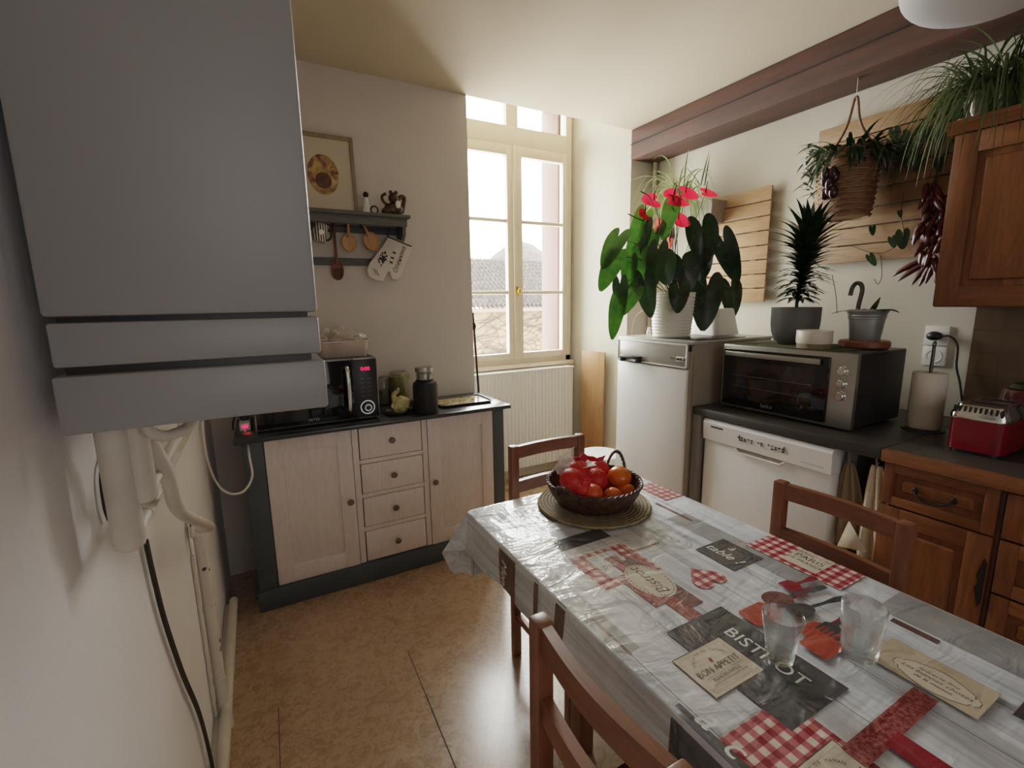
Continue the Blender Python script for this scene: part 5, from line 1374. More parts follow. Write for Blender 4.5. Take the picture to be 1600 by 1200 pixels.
# ---------------- placemat and fruit basket
MXc, MYc = .965, 1.205
def mat_m():
    t = NT('woven_seagrass'); v = t.coord()
    g = t.n('ShaderNodeTexWave', wave_type='RINGS', rings_direction='Z'); g.inputs['Scale'].default_value = 26; g.inputs['Distortion'].default_value = 1.2; t.l(v, g.inputs['Vector'])
    c = t.ramp(g.outputs['Fac'], [(.2, srgb(96, 84, 60)), (.7, srgb(160, 146, 112))]); c = t.mix(.4, c, t.ramp(t.noise(v, 80, 3), [(.3, srgb(90, 78, 56)), (.7, srgb(176, 162, 128))]))
    t.bump(g.outputs['Fac'], .5, .004); return t.set(c, .85)
b = B(); b.lathe([(0, 0), (.188, 0), (.193, .004), (.188, .009), (0, .009)], (MXc, MYc, TZ + .0025), 56, cap=False)
b.build('placemat', mat_m(), label='round woven seagrass placemat under the fruit basket', cat='placemat')
bz = TZ + .0125
def wicker_m():
    t = NT('dark_wicker'); v = t.coord(); a = t.noise(v, 60, 4); t.bump(a, .4, .004)
    return t.set(t.ramp(a, [(.3, srgb(40, 24, 18)), (.7, srgb(92, 60, 44))]), .5)
M['wicker'] = wicker_m()
bs = thing('fruit_basket', 'dark wicker fruit basket with two looped handles on the placemat', 'basket', (MXc, MYc, bz))
def wv(a, z): return 1 + .012 * math.sin(a * 28) * (1 if int(z * 1000) % 2 else -1)
prof = []
nz = 9
rb0, rb1, bh = .118, .158, .076
for i in range(nz + 1):
    u = i / nz; prof.append((rb0 + (rb1 - rb0) * math.sin(u * PI / 2), bh * u))
prin = [(r_ - .006, z_) for r_, z_ in reversed(prof)]; prin[-1] = (rb0 - .006, .006)
b = B(); b.lathe([(0, 0)] + prof + prin + [(0, .006)], (MXc, MYc, bz), 112, cap=False, rfn=wv)
b.build('bowl', 'wicker', bs, smooth=60)
b = B()
for ph in (0, PI):
    b.tube([(MXc + (rb1 + .003 * math.cos(a * 24 + ph)) * math.cos(a), MYc + (rb1 + .003 * math.cos(a * 24 + ph)) * math.sin(a), bz + bh + .003 * math.sin(a * 24 + ph)) for a in [2 * PI * i / 160 for i in range(160)]], .0042, 6, closed=True)
b.build('braided_rim', 'wicker', bs)
def hloop(a0, da, hgt, out):
    b = B()
    for ph in (0, PI):
        pts = []
        for i in range(33):
            u = i / 32; a = a0 - da + 2 * da * u; k = math.sin(PI * u)
            rr_ = rb1 + out * k ** .7 + .003 * math.cos(u * 40 + ph); pts.append((MXc + rr_ * math.cos(a), MYc + rr_ * math.sin(a), bz + bh - .012 + (hgt + .012) * k ** .6 + .003 * math.sin(u * 40 + ph)))
        b.tube(pts, .0042, 6)
    b.build('handle', 'wicker', bs)
hloop(math.radians(20), .24, .062, .0); hloop(math.radians(200), .24, .030, .028)
M['orange'] = paint('orange_peel', srgb(232, 118, 28), .42, .12, 12, .25, 160)
M['orange_deep'] = paint('deep_orange_peel', srgb(214, 84, 28), .42, .12, 12, .25, 160)
M['persimmon'] = paint('persimmon_skin', srgb(226, 112, 34), .22, .15, 8)
M['calyx'] = paint('dry_calyx', srgb(64, 46, 30), .8, .2, 40)
fruits = []
def fruit(px, py, y, rpx, mat, name, lab, sc3=(1, 1, .95), cal=None, grp=None):
    P = at(px, py, y=y); r_ = rpx * mpp(P)
    dd = Vector((P.x - MXc, P.y - MYc))
    lim = rb1 - r_ * .85 - .004 if P.z > bz + bh + .02 else rb1 - r_ - .014
    if dd.length > lim: dd = dd.normalized() * lim; P.x, P.y = MXc + dd.x, MYc + dd.y
    t = thing(name, lab, {'orange': 'orange', 'persimmon': 'persimmon', 'clementine': 'orange'}[name], (P.x, P.y, P.z - r_), grp)
    B().ball(P, r_, sc3, u=28, v=18).build('skin', mat, t, smooth=80)
    if cal is not None:
        n = Vector(cal).normalized(); Mx = frame(P + n * r_ * sc3[2] * .97, n.orthogonal(), n.cross(n.orthogonal()))
        cb = B()
        for k in range(4):
            an = k * PI / 2; d1 = Matrix.Rotation(an, 4, 'Z')
            cb.flat([(0, -r_ * .12, .001), (r_ * .3, -r_ * .22, 0), (r_ * .52, 0, -.004), (r_ * .3, r_ * .22, 0), (0, r_ * .12, .001)], Mx=Mx @ d1)
        cb.ball((0, 0, 0), r_ * .14, (1, 1, .6), u=10, v=6)
        for v in cb.bm.verts[-62:]: pass
        bmesh.ops.translate(cb.bm, verts=[v for v in cb.bm.verts if (v.co).length < r_ * .2], vec=Mx.translation)
        cb.build('calyx', 'calyx', t, solid=.001)
    else:
        B().ball((P.x + r_ * .2, P.y - r_ * .1, P.z + r_ * sc3[2] * .955), r_ * .09, (1, 1, .5), u=8, v=6).build('navel', 'calyx', t)
    fruits.append((P, r_)); return P, r_
G1 = 'oranges in the red net'
net = []
net.append(fruit(882, 756, 1.16, 18.5, 'orange_deep', 'orange', 'leftmost orange in the red net, behind the left basket handle', grp=G1))
net.append(fruit(904, 739, 1.23, 18.5, 'orange_deep', 'orange', 'orange at the top middle of the red net bag', grp=G1))
net.append(fruit(906, 768, 1.13, 15, 'orange_deep', 'orange', 'orange low in the red net above the basket rim', grp=G1))
net.append(fruit(931, 750, 1.18, 17.5, 'orange_deep', 'orange', 'orange at the right side of the red net bag', grp=G1))
net.append(fruit(936, 734, 1.27, 15, 'orange_deep', 'orange', 'orange at the back right of the red net bag', grp=G1))
fruit(926, 776, 1.10, 16, 'orange_deep', 'clementine', 'dimpled clementine at the front middle of the basket', grp='loose fruit in the basket')
fruit(968, 746, 1.19, 19, 'persimmon', 'persimmon', 'largest glossy orange persimmon on top of the fruit', (1, 1, .92), grp='loose fruit in the basket')
fruit(1000, 748, 1.23, 14, 'persimmon', 'persimmon', 'persimmon with a brown calyx under the right basket handle', (1, 1, .9), (-.3, -1, .5), grp='loose fruit in the basket')
fruit(988, 768, 1.14, 14, 'orange', 'clementine', 'clementine at the right front of the basket', grp='loose fruit in the basket')
fruit(957, 775, 1.11, 15, 'persimmon', 'persimmon', 'persimmon showing its dark calyx at the front of the basket', (1, 1, .9), (-.2, -1, .5), grp='loose fruit in the basket')
# the red net round the five oranges
def net_m():
    t = NT('red_netting'); o = t.t.nodes['Material Output']; v = t.coord((120, 120, 120), (.5, .6, .4))
    vo = t.n('ShaderNodeTexVoronoi', feature='DISTANCE_TO_EDGE'); vo.inputs['Scale'].default_value = 1.0; t.l(v, vo.inputs['Vector'])
    lt = t.n('ShaderNodeMath', operation='LESS_THAN'); lt.inputs[1].default_value = .12; t.l(vo.outputs['Distance'], lt.inputs[0])
    t.set(srgb(206, 30, 48), .4)
    tr = t.n('ShaderNodeBsdfTransparent'); tr.inputs['Color'].default_value = (1, .80, .78, 1)
    mx = t.n('ShaderNodeMixShader'); t.l(lt.outputs[0], mx.inputs[0]); t.l(tr.outputs[0], mx.inputs[1]); t.l(t.b.outputs[0], mx.inputs[2]); t.l(mx.outputs[0], o.inputs['Surface'])
    return t.m
NB = Vector((sum(p.x for p, r in net) / 5, sum(p.y for p, r in net) / 5, bz + .01))
nb_ = thing('net_bag', 'red mesh net bag holding oranges in the basket', 'net bag', NB)
hb2 = B()
tl = net[1][0] + Vector((-.035, .0, .055))
NC = sum((p for p, r in net), Vector()) / 5
bmesh.ops.create_icosphere(hb2.bm, subdivisions=5, radius=1)
rad_ = {}
for v in hb2.bm.verts:
    d = v.co.normalized(); best = 0
    for P, r_ in net:
        q = P - NC; tca = q.dot(d); h2 = q.length_squared - tca * tca; R2 = (r_ + .003) ** 2
        if h2 < R2: best = max(best, tca + math.sqrt(R2 - h2))
    rad_[v] = best
for it in range(6):                                   # the net spans the hollows between the fruit
    nr_ = {}
    for v in hb2.bm.verts:
        ns = [rad_[e.other_vert(v)] for e in v.link_edges]; nr_[v] = max(rad_[v], sum(ns) / len(ns) * .997)
    rad_ = nr_
for v in hb2.bm.verts: v.co = NC + v.co.normalized() * rad_[v]
hb2.build('net', net_m(), nb_, smooth=80)
b = B()
def sheet(u, v):
    return tl + Vector((-.055 + .075 * u + .01 * math.sin(v * 7), .012 * math.sin(u * 8 + v * 5) + .01 * v, -.055 + .10 * v * (.55 + .45 * u) + .008 * math.sin(u * 11)))
b.grid(sheet, 14, 12)
b.build('clear_label', 'film', nb_, solid=.0006, smooth=40)
b = B()
def tail(u, v):
    c0, c1_ = net[1][0] + Vector((-.02, .01, .045)), net[4][0] + Vector((.02, .0, .045))
    return c0.lerp(c1_, u) + Vector((.008 * math.sin(u * 9), .012 * (v - .5), .014 * math.sin(u * 5) * v + .010 * math.sin(u * 13 + v * 3)))
b.grid(tail, 20, 6); b.build('gathered_net', paint('net_red', srgb(176, 26, 44), .6, .2, 60, .5, 120), nb_, solid=.003, smooth=50)
b = B(); pz = net[3][0] + Vector((-.012, .03, .044))
b.box(pz - Vector((.028, .012, .001)), pz + Vector((.028, .012, .001)), .0005, Mx=None); b.build('white_tag', 'white_plastic', nb_)

# ---------------- glasses
def tumbl(px, py, rpx_b, rt, h, lab, facet=False):
    P = at(px, py, z=TZ); zg_ = TZ + .0045
    rb_ = rpx_b
    if not facet:
        pr_ = [(0, 0), (rb_ * .85, 0), (rb_, .004), (rb_ + (rt - rb_) * .5, h * .5), (rt, h - .001), (rt - .0008, h), (rt - .0022, h - .001), (rb_ + (rt - rb_) * .5 - .0024, h * .5), (rb_ - .002, .016), (rb_ * .7, .012), (0, .011)]
        o = B().lathe(pr_, (P.x, P.y, zg_), 48, cap=False)
    else:
        def ff(a, z):
            k = max(0, min(1, (h * .62 - z) / (h * .06)))
            return 1 - .075 * k * (1 - abs(math.cos(a * 5)) ** 2) if z < h * .6 else 1
        pr_ = [(0, 0), (rb_ * .9, 0), (rb_, .004), (rb_ * 1.04, h * .3), (rb_ * 1.09, h * .54), (rb_ * 1.13, h * .57), (rb_ * 1.16, h * .6), (rt, h - .001), (rt - .001, h), (rt - .0026, h - .001), (rb_ * 1.03, h * .62), (rb_ * .86, h * .3), (rb_ * .78, .022), (rb_ * .5, .017), (0, .016)]
        def ff2(a, z): return ff(a, z)
        o = B().lathe(pr_, (P.x, P.y, zg_), 60, cap=False, rfn=ff2)
    o.build('drinking_glass', 'tumbler', smooth=50, label=lab, cat='glass', group='glasses on the table')
tumbl(1217, 1034, .0235, .036, .098, 'plain tapered drinking glass standing on the BISTROT print, the left glass')
tumbl(1341, 1026, .0305, .037, .108, 'faceted drinking glass standing beside the printed cutlery, the right glass', True)
# ================================================================== PLANTS
# ---------------- red anthurium on the fridge
ftz = 1.235
pa_ = at(1049, 519, z=ftz + .002); AX, AY = 2.10, at(1049, 519, x=2.10).y
pk = mpp((AX, AY, ftz + .08)); pr1 = 33 * pk; ph = at(1049, 459, y=AY).z - ftz
an = thing('anthurium_plant', 'red flowering anthurium in a white ribbed pot on top of the fridge', 'plant', (AX, AY, ftz))
B().box((2.02, AY - .26, ftz), (2.40, AY + .05, ftz + .004), .001).build('black_mat', 'black_plastic', label='thin black mat on the fridge top under the white pot', cat='mat')
pz0 = ftz + .005
pf_ = [(0, 0), (pr1 * .84, 0), (pr1 * .86, .006)]
nr = 13
for i in range(nr * 4 + 1):
    u = i / (nr * 4); pf_.append((pr1 * (.86 + .14 * u) + .0022 * math.cos(u * nr * 2 * PI), .008 + (ph - .012) * u))
pf_ += [(pr1 * 1.0, ph), (pr1 * .94, ph), (pr1 * .92, ph - .03), (0, ph - .03)]
B().lathe(pf_, (AX, AY, pz0), 48, cap=False).build('pot', paint('white_ribbed_pot', srgb(232, 228, 216), .4, .04, 10), an, smooth=60)
B().lathe([(0, ph - .022), (pr1 * .93, ph - .022)], (AX, AY, pz0), 24, cap=False).build('soil', 'soil', an)
HR = [(0, 1.0), (14, .87), (28, .74), (45, .62), (65, .56), (85, .54), (105, .54), (125, .55), (142, .52), (154, .44), (164, .28), (172, .12), (180, .05)]
def hr(a):
    a = abs(a)
    for (a0, r0_), (a1, r1_) in zip(HR, HR[1:]):
        if a <= a1: return r0_ + (r1_ - r0_) * (a - a0) / (a1 - a0)
    return .06
def heart(A, T, hw, nrm, name, mat, par, cup=.25, droop=.12, group=None, seg=40):
    """heart shaped leaf blade: A where the stalk joins, T the tip, hw half width"""
    A, T = Vector(A), Vector(T); d = T - A; L = d.length; d.normalize(); n = Vector(nrm); n = (n - d * n.dot(d)).normalized(); s = d.cross(n)
    b = B(); kw = hw / (.54 * L)
    rings = []
    for k in range(1, 7):
        row = []
        for i in range(seg):
            a = -180 + 360 * (i + .5) / seg; r_ = hr(a) * k / 6 * L; x = r_ * math.cos(math.radians(a)); y = r_ * math.sin(math.radians(a)) * kw
            z = cup * (abs(y) - .9 * y * y / max(hw, 1e-4)) - droop * (x / L) ** 2 * L * .6 + .012 * hw * math.sin(a * .35) * k / 6
            row.append(b.bm.verts.new(A + d * x + s * y + n * z))
        rings.append(row)
    c0 = b.bm.verts.new(A)
    for i in range(seg):
        j = (i + 1) % seg
        b.bm.faces.new((c0, rings[0][i], rings[0][j]))
        for a_, b_ in zip(rings, rings[1:]): b.bm.faces.new((a_[i], b_[i], b_[j], a_[j]))
    return b.build(name, mat, par, smooth=60, normals=False)
ZO = lambda x, y: (900 + x / 3.75, 220 + y / 3.75)
crown = Vector((AX, AY, pz0 + ph - .02))
def stalk(b, A, dx=0, r_=.0022, lift=.08):
    p0 = crown + Vector((random.uniform(-.03, .03), random.uniform(-.03, .03), 0)); m_ = p0.lerp(Vector(A), .55) + Vector((0, 0, lift))
    b.tube(smoothpts([p0, m_, Vector(A)], 8), r_, 6)
view = (CAM - crown).normalized()
random.seed(21)
# attach, tip, half width (sketch units), depth offset towards the room, material (shade of the right and inner leaves put into darker greens)
LV = [((240, 572), (146, 742), 62, .06, 'leaf'), ((226, 690), (140, 876), 58, .09, 'leaf'), ((258, 850), (266, 1012), 44, .08, 'leaf_dark'), ((246, 952), (206, 1168), 46, .10, 'leaf'),
      ((392, 452), (312, 634), 50, -.02, 'leaf'), ((398, 510), (374, 672), 48, .0, 'leaf_dark'), ((430, 570), (396, 770), 56, .02, 'leaf'), ((312, 716), (292, 878), 44, .04, 'leaf'), ((372, 700), (334, 930), 54, .06, 'leaf'),
      ((338, 880), (262, 1022), 50, .10, 'leaf'), ((560, 390), (508, 576), 46, .06, 'leaf'), ((476, 660), (440, 876), 56, .13, 'leaf_dark'), ((402, 835), (438, 1046), 58, .12, 'leaf_dark'), ((512, 700), (536, 850), 66, .10, 'leaf_dark'),
      ((630, 722), (650, 900), 88, .14, 'leaf_black'), ((740, 520), (772, 742), 96, .10, 'leaf_black'), ((872, 612), (952, 850), 62, .02, 'leaf_black'), ((768, 866), (742, 1120), 84, .12, 'leaf_black'), ((908, 868), (930, 1046), 66, .06, 'leaf_black'),
      ((606, 868), (590, 1010), 58, .16, 'leaf_black'), ((712, 690), (748, 820), 84, .08, 'leaf_black'), ((345, 640), (352, 780), 50, -.03, 'leaf'), ((545, 540), (540, 640), 30, -.02, 'leaf_dark')]
sk = B()
for A, T, hw, dpt, mt in LV:
    pa0, pt0 = ZO(*A), ZO(*T)
    yy = AY - dpt * .75
    a = at(*pa0, y=yy); t = at(*pt0, y=yy - .03); w_ = hw * 1.08 / 3.75 * mpp(a)
    nv = view + Vector((random.uniform(-.45, .45), random.uniform(-.2, .2), random.uniform(.0, .5)))
    heart(a, t, w_, nv, 'leaf', mt, an, cup=-.22, droop=.2)
    stalk(sk, a)
FLW = [((432, 345), 58, 34, 'spathe', (.2, .1), .0), ((556, 312), 56, 30, 'spathe', (-.1, .2), .02), ((668, 308), 60, 30, 'spathe', (.1, .2), .02), ((600, 352), 74, 26, 'spathe', (0, .3), .08), ((782, 306), 54, 20, 'spathe', (.2, .25), -.04),
       ((622, 462), 52, 36, 'spathe', (0, .0), .05), ((486, 514), 36, 40, 'spathe_pink', (-.1, -.2), .05), ((392, 430), 30, 30, 'spathe', (-.2, -.1), -.02), ((548, 610), 24, 30, 'spathe_pink', (0, -.2), .04)]
for (px, py), hx_, hy_, mt, (tx_, tz_), dpt in FLW:
    yy = AY - dpt * .7; c = at(*ZO(px, py), y=yy); k = mpp(c) / 3.75 * 1.3
    # the spathe is a heart lying fairly flat; its length is along the longer screen side
    if hx_ >= hy_:
        sgn = -1 if px < 560 else 1
        A = c - Vector((sgn * hx_ * k * .45, 0, 0)); T = c + Vector((sgn * hx_ * k, -.01, -hy_ * k * .25)); nv = Vector((tx_ - .2, -1.0, .5)); hw = hy_ * k * 1.15
    else:
        A = c + Vector((0, 0, hy_ * k * .5)); T = c - Vector((.01, 0, hy_ * k)); nv = Vector((tx_, -1, .3)); hw = hx_ * k * .8
    fo = heart(A, T, hw, nv, 'flower', mt, an, cup=.18, droop=.1, seg=28)
    sp = smoothpts([A, A + Vector((-.004, -.006, .03)), A + Vector((-.01 if px < 500 else .0, -.01, .062))], 4)
    B().tube(sp, [.0042 - .0003 * i for i in range(len(sp))], 8).build('spadix', 'spadix', fo)
    stalk(sk, A, lift=.04)
A = at(*ZO(440, 340), y=AY - .08); 
sk.tube(smoothpts([crown, at(*ZO(500, 520), y=AY - .06), at(*ZO(440, 345), y=AY - .07), at(*ZO(378, 296), y=AY - .07)], 6), [.002] * 12 + [.003] * 7, 6)
sk.tube(smoothpts([at(*ZO(400, 470), y=AY), at(*ZO(360, 455), y=AY - .02), at(*ZO(304, 428), y=AY - .03)], 5), .003, 6)
sk.build('stems', 'stem', an, smooth=80)
# ---------------- grey planter with a striped grass plant hung on the pine panel behind
q0 = at(1096, 316, x=2.735); q1 = at(1121, 312, x=2.66)
PY0, PY1, PZ1 = at(1121, 316, x=2.65).y, at(1066, 330, x=2.65).y, at(1110, 314, x=2.65).z
PZ0 = PZ1 - .135
gp_ = thing('grass_planter', 'striped spider plant in a grey box planter hung on the pine panel behind the anthurium', 'plant', (2.67, (PY0 + PY1) / 2, PZ0))
ym = (PY0 + PY1) / 2; hl = (PY1 - PY0) / 2
loft(B(), [[Vector((2.735, ym - hl * .86, PZ0)), Vector((2.735, ym + hl * .86, PZ0)), Vector((2.62, ym + hl * .86, PZ0)), Vector((2.62, ym - hl * .86, PZ0))],
           [Vector((2.735, ym - hl, PZ1)), Vector((2.735, ym + hl, PZ1)), Vector((2.60, ym + hl, PZ1)), Vector((2.60, ym - hl, PZ1))],
           [Vector((2.729, ym - hl + .006, PZ1)), Vector((2.729, ym + hl - .006, PZ1)), Vector((2.606, ym + hl - .006, PZ1)), Vector((2.606, ym - hl + .006, PZ1))],
           [Vector((2.729, ym - hl + .01, PZ1 - .02)), Vector((2.729, ym + hl - .01, PZ1 - .02)), Vector((2.61, ym + hl - .01, PZ1 - .02)), Vector((2.61, ym - hl + .01, PZ1 - .02))]], capt=True).build('planter', paint('grey_planter', srgb(150, 142, 132), .7, .08, 10), gp_)
gb = B(); rn = random.Random(31)
c0 = Vector((2.64, ym + .13, PZ1))
CLW = lambda v: Vector((min(v.x, 2.733), v.y, v.z))
for i in range(150):
    a = rn.uniform(PI * .35, 1.45 * PI); el = rn.uniform(.5, 1.4); L = rn.uniform(.3, .56)
    dx_, dy_ = math.cos(a), math.sin(a)
    if dx_ > 0: dx_ *= .12
    blade(gb, c0 + Vector((rn.uniform(-.05, .05), rn.uniform(-.04, .04), 0)), (dx_ * math.cos(el), dy_ * math.cos(el), math.sin(el)), L, .0048, rn.uniform(2.6, 4.2), n=12, clamp=CLW)
gb.build('foliage', 'leaf_pale', gp_, smooth=80, normals=False)
gb = B()
for (px0, py0, px1, py1) in ((1095, 290, 1108, 232), (1101, 290, 1109, 240), (1094, 288, 1070, 254)):
    a, b_ = at(px0, py0, x=2.66), at(px1, py1, x=2.66); blade(gb, a, b_ - a, (b_ - a).length, .006, .25, n=8)
gb.build('upright_blades', 'leaf_grass', gp_, smooth=80, normals=False)
# things on the fridge behind the pot
p = at(1118, 519, z=ftz); WX, WY = 2.44, at(1118, 517, x=2.44).y
wb = B(); loft(wb, [rrect(WX - .1, WX + .12, WY - .085, WY + .13, .03, ftz + .0045), rrect(WX - .085, WX + .11, WY - .055, WY + .105, .04, ftz + .15), rrect(WX - .08, WX + .105, WY - .05, WY + .10, .04, ftz + .158)], capt=True)
wb.build('white_canister', 'white_enamel', label='white rounded canister behind the anthurium pot on the fridge', cat='canister')
p = at(1014, 518, x=2.2)
wb = thing('small_bottle', 'tiny white bottle on the fridge left of the ribbed pot', 'bottle', (2.2, p.y, ftz))
B().lathe([(0, 0), (.014, 0), (.014, .02), (.009, .026), (.009, .032), (0, .032)], (2.2, p.y, ftz), 18, cap=False).build('bottle', 'white_plastic', wb)
B().cyl((2.2, p.y, ftz + .032), (2.2, p.y, ftz + .042), .010, seg=14).build('cap', 'white_enamel', wb)
wl = [at(987, 519, x=2.0), at(989, 505, x=2.0), at(996, 491, x=2.01), at(1008, 484, x=2.02)]
wl[0].z = ftz + .001
B().tube(smoothpts(wl, 5), .0018, 6).build('white_wire', 'white_cable', label='thin white wire rising from the left edge of the fridge top', cat='wire')

# ---------------- hanging wicker basket
HX = 2.44
hk_ = at(1352, 112, z=2.474); HX = min(max(hk_.x, 2.56), 2.7); 
hk_ = at(1352, 112, z=2.474)
BXc = HX; tp_ = at(1350, 152, x=HX); b1_ = at(1290, 240, x=HX); b2_ = at(1372, 235, x=HX); bb = at(1328, 338, x=HX)
bcx = BXc; bcy = (b1_.y + b2_.y) / 2 - .0; br1 = abs(b1_.y - b2_.y) / 2; bz1 = (b1_.z + b2_.z) / 2; bz0 = bb.z
hb3 = thing('hanging_basket', 'tall wicker basket of plants hanging by a cord before the slatted panel', 'basket', (bcx, bcy, bz0))
hgt = bz1 - bz0; pf_ = []
for i in range(12): 
    u = i / 11; pf_.append((br1 * (.86 + .14 * u + .05 * math.sin(u * PI)), hgt * u))
def wv2(a, z): return 1 + .03 * math.sin(a * 14 + (PI if int(round(z / hgt * 11)) % 2 else 0))
M['wicker_mid'] = wood('wicker_mid', srgb(96, 68, 46), srgb(150, 112, 78), (20, 20, 90), .6, .3)
B().lathe([(0, 0)] + pf_ + [(br1 * .93, hgt), (br1 * .85, hgt - .04), (0, hgt - .04)], (bcx, bcy, bz0), 84, cap=False, rfn=wv2).build('basket', 'wicker_mid', hb3, smooth=50)
wv_ = B()
for i in range(13):
    u = i / 12; r_ = br1 * (.87 + .14 * u + .05 * math.sin(u * PI)) 
    wv_.tube([(bcx + r_ * (1 + .02 * math.sin(a * 14 + i * PI)) * math.cos(a), bcy + r_ * (1 + .02 * math.sin(a * 14 + i * PI)) * math.sin(a), bz0 + hgt * u + .002 * math.sin(a * 5 + i)) for a in [2 * PI * k_ / 56 for k_ in range(56)]], .0075, 6, closed=True)
wv_.build('woven_strands', 'wicker_mid', hb3, smooth=60)
rp = B(); 
for s in (-1, 1): rp.tube(smoothpts([(bcx, bcy + s * br1 * .9, bz1 - .01), (bcx, bcy + s * br1 * .28, bz1 + (tp_.z - bz1) * .5), (bcx, bcy + s * .008, tp_.z), (bcx, bcy, tp_.z + .012)], 6), .0065, 8)
rp.build('rope_handle', 'wicker_mid', hb3)
B().tube([(bcx, bcy, tp_.z + .01), (bcx, bcy, 2.474)], .0012, 5).build('cord', 'white_cable', hb3)
B().tube(smoothpts([(bcx, bcy, 2.476), (bcx, bcy, 2.46), (bcx + .01, bcy, 2.452), (bcx + .012, bcy, 2.462)], 4), .003, 6).build('ceiling_hook', 'chrome', hb3)
fl = B(); rn = random.Random(8)
for i in range(170):
    a = rn.uniform(0, 2 * PI); el = rn.uniform(-.1, 1.2)
    rq = rn.uniform(.3, .95) * br1; blade(fl, Vector((bcx + rq * math.cos(a), bcy + rq * math.sin(a), bz1 - .02)), (math.cos(a) * math.cos(el), math.sin(a) * math.cos(el), math.sin(el)), rn.uniform(.1, .2), .009, rn.uniform(1.5, 4), n=8, clamp=CLW)
for i in range(60):                                    # trailing stems on the window side
    a = rn.uniform(.9, 2.6); p0 = Vector((bcx + br1 * .8 * math.cos(a), bcy + br1 * .9 * math.sin(a), bz1)) + Vector((rn.uniform(-.03, .03), rn.uniform(0, .10), rn.uniform(-.16, .08)))
    blade(fl, p0, (rn.uniform(-1, .3), rn.uniform(-.3, 1), rn.uniform(-.5, .8)), rn.uniform(.04, .09), .010, 1.2, n=6, clamp=CLW)
fl.build('foliage', 'leaf_dark', hb3, smooth=80, normals=False)
M['glossy_plum'] = paint('glossy_plum', srgb(52, 22, 30), .12, .2, 12)
oc_ = at(1297, 280, x=HX - br1 - .02); rn = random.Random(2)
oz = thing('pepper_bunch', 'glossy dark purple bunch hanging on the left of the wicker basket', 'peppers', (oc_.x, oc_.y, oc_.z - .05))
for i in range(9):
    c = oc_ + Vector((rn.uniform(-.01, .02), rn.uniform(-.035, .03), rn.uniform(-.065, .06)))
    B().ball(c, .025, (.8, .8, 1.25), u=12, v=8).build('pepper', 'glossy_plum', oz)
# trailing pothos on the panel
po = B(); rn = random.Random(17); xs_ = 2.715
PO = [(1383, 236, 20, 0), (1412, 222, 22, 1), (1398, 212, 18, .4), (1424, 244, 22, -.3), (1410, 240, 24, .2), (1432, 256, 18, -.2), (1466, 256, 16, .2), (1450, 210, 14, .8), (1462, 205, 15, .5), (1436, 214, 12, .4), (1406, 334, 8, .3), (1363, 360, 11, .1), (1410, 374, 22, 0), (1394, 378, 13, .4), (1360, 406, 13, 1.2), (1345, 296, 14, .3), (1480, 340, 14, 0)]
pt_ = thing('trailing_pothos', 'trailing pothos vine with heart shaped leaves spread over the slatted panel', 'plant', (2.72, at(1400, 300, x=2.72).y, at(1400, 300, x=2.72).z))
pot_st = B()
for (px, py, s, tl_) in PO:
    c = at(px, py - s * .35, x=xs_); k = mpp(c)
    tt_ = at(px + s * math.sin(tl_) * .7, py + s * .75, x=xs_ - .012); heart(c, tt_, s * .42 * k, (-1, -.25, .3), 'leaf', 'leaf_dark', pt_, cup=-.2, droop=.15, seg=28)
for pts in ([(1372, 222), (1398, 224), (1424, 232), (1452, 206), (1482, 196)], [(1330, 384), (1352, 392), (1376, 396), (1398, 386), (1412, 366), (1408, 336), (1412, 300)], [(1376, 400), (1378, 430), (1372, 444), (1366, 436)], [(1380, 250), (1420, 262), (1466, 250)], [(1300, 430), (1306, 460), (1308, 490)]):
    pot_st.tube(smoothpts([at(px, py, x=xs_) for px, py in pts], 5), .0018, 6)
pot_st.build('stems', 'stem', pt_, smooth=80)
# ---------------- garland of dried chillies
ga = thing('chilli_garland', 'long dark red garland of dried chillies hanging beside the wall cupboard', 'chilli garland', (2.70, at(1460, 350, x=2.70).y, at(1460, 440, x=2.70).z))
M['chilli'] = paint('dried_chilli', srgb(84, 24, 26), .28, .35, 30, .2, 60)
rn = random.Random(44); nchi = 0
ga_b = None
for i in range(58):
    u = i / 57
    px = 1462 - 4 * math.sin(u * 3) + rn.uniform(-17, 15); py = 284 + 128 * u
    c = at(px, py, x=2.69 + rn.uniform(-.035, .035)); d = Vector((rn.uniform(-.3, .3), rn.uniform(-.6, .6), -1)).normalized()
    L = rn.uniform(.05, .08); s = d.orthogonal().normalized() * rn.uniform(-.008, .008)
    B().tube(smoothpts([c, c + d * L * .3 + s, c + d * L * .7 + s, c + d * L], 3), [.004, .009, .0115, .012, .012, .011, .009, .007, .004, .001], 8).build('chilli', 'chilli', ga)
for (px0, py0, px1, py1) in ((1440, 408, 1394, 432), (1446, 412, 1402, 440), (1452, 412, 1424, 446), (1456, 412, 1436, 448), (1460, 412, 1446, 444), (1464, 405, 1462, 445), (1470, 400, 1474, 432), (1436, 360, 1426, 384)):
    a, b_ = at(px0, py0, x=2.67), at(px1, py1, x=2.66); d = b_ - a
    B().tube(smoothpts([a, a + d * .3 + Vector((0, 0, .006)), a + d * .7 + Vector((0, 0, .006)), b_], 3), [.006, .010, .0125, .013, .013, .012, .010, .008, .005, .001], 8).build('chilli', 'chilli', ga)
a = at(1462, 262, x=2.70)
B().tube(smoothpts([(2.73, a.y, a.z + .06), (2.72, a.y, a.z), (2.70, a.y, a.z - .25), (2.69, a.y + .02, at(1450, 420, x=2.69).z)], 4), .004, 6).build('string', 'stem', ga)
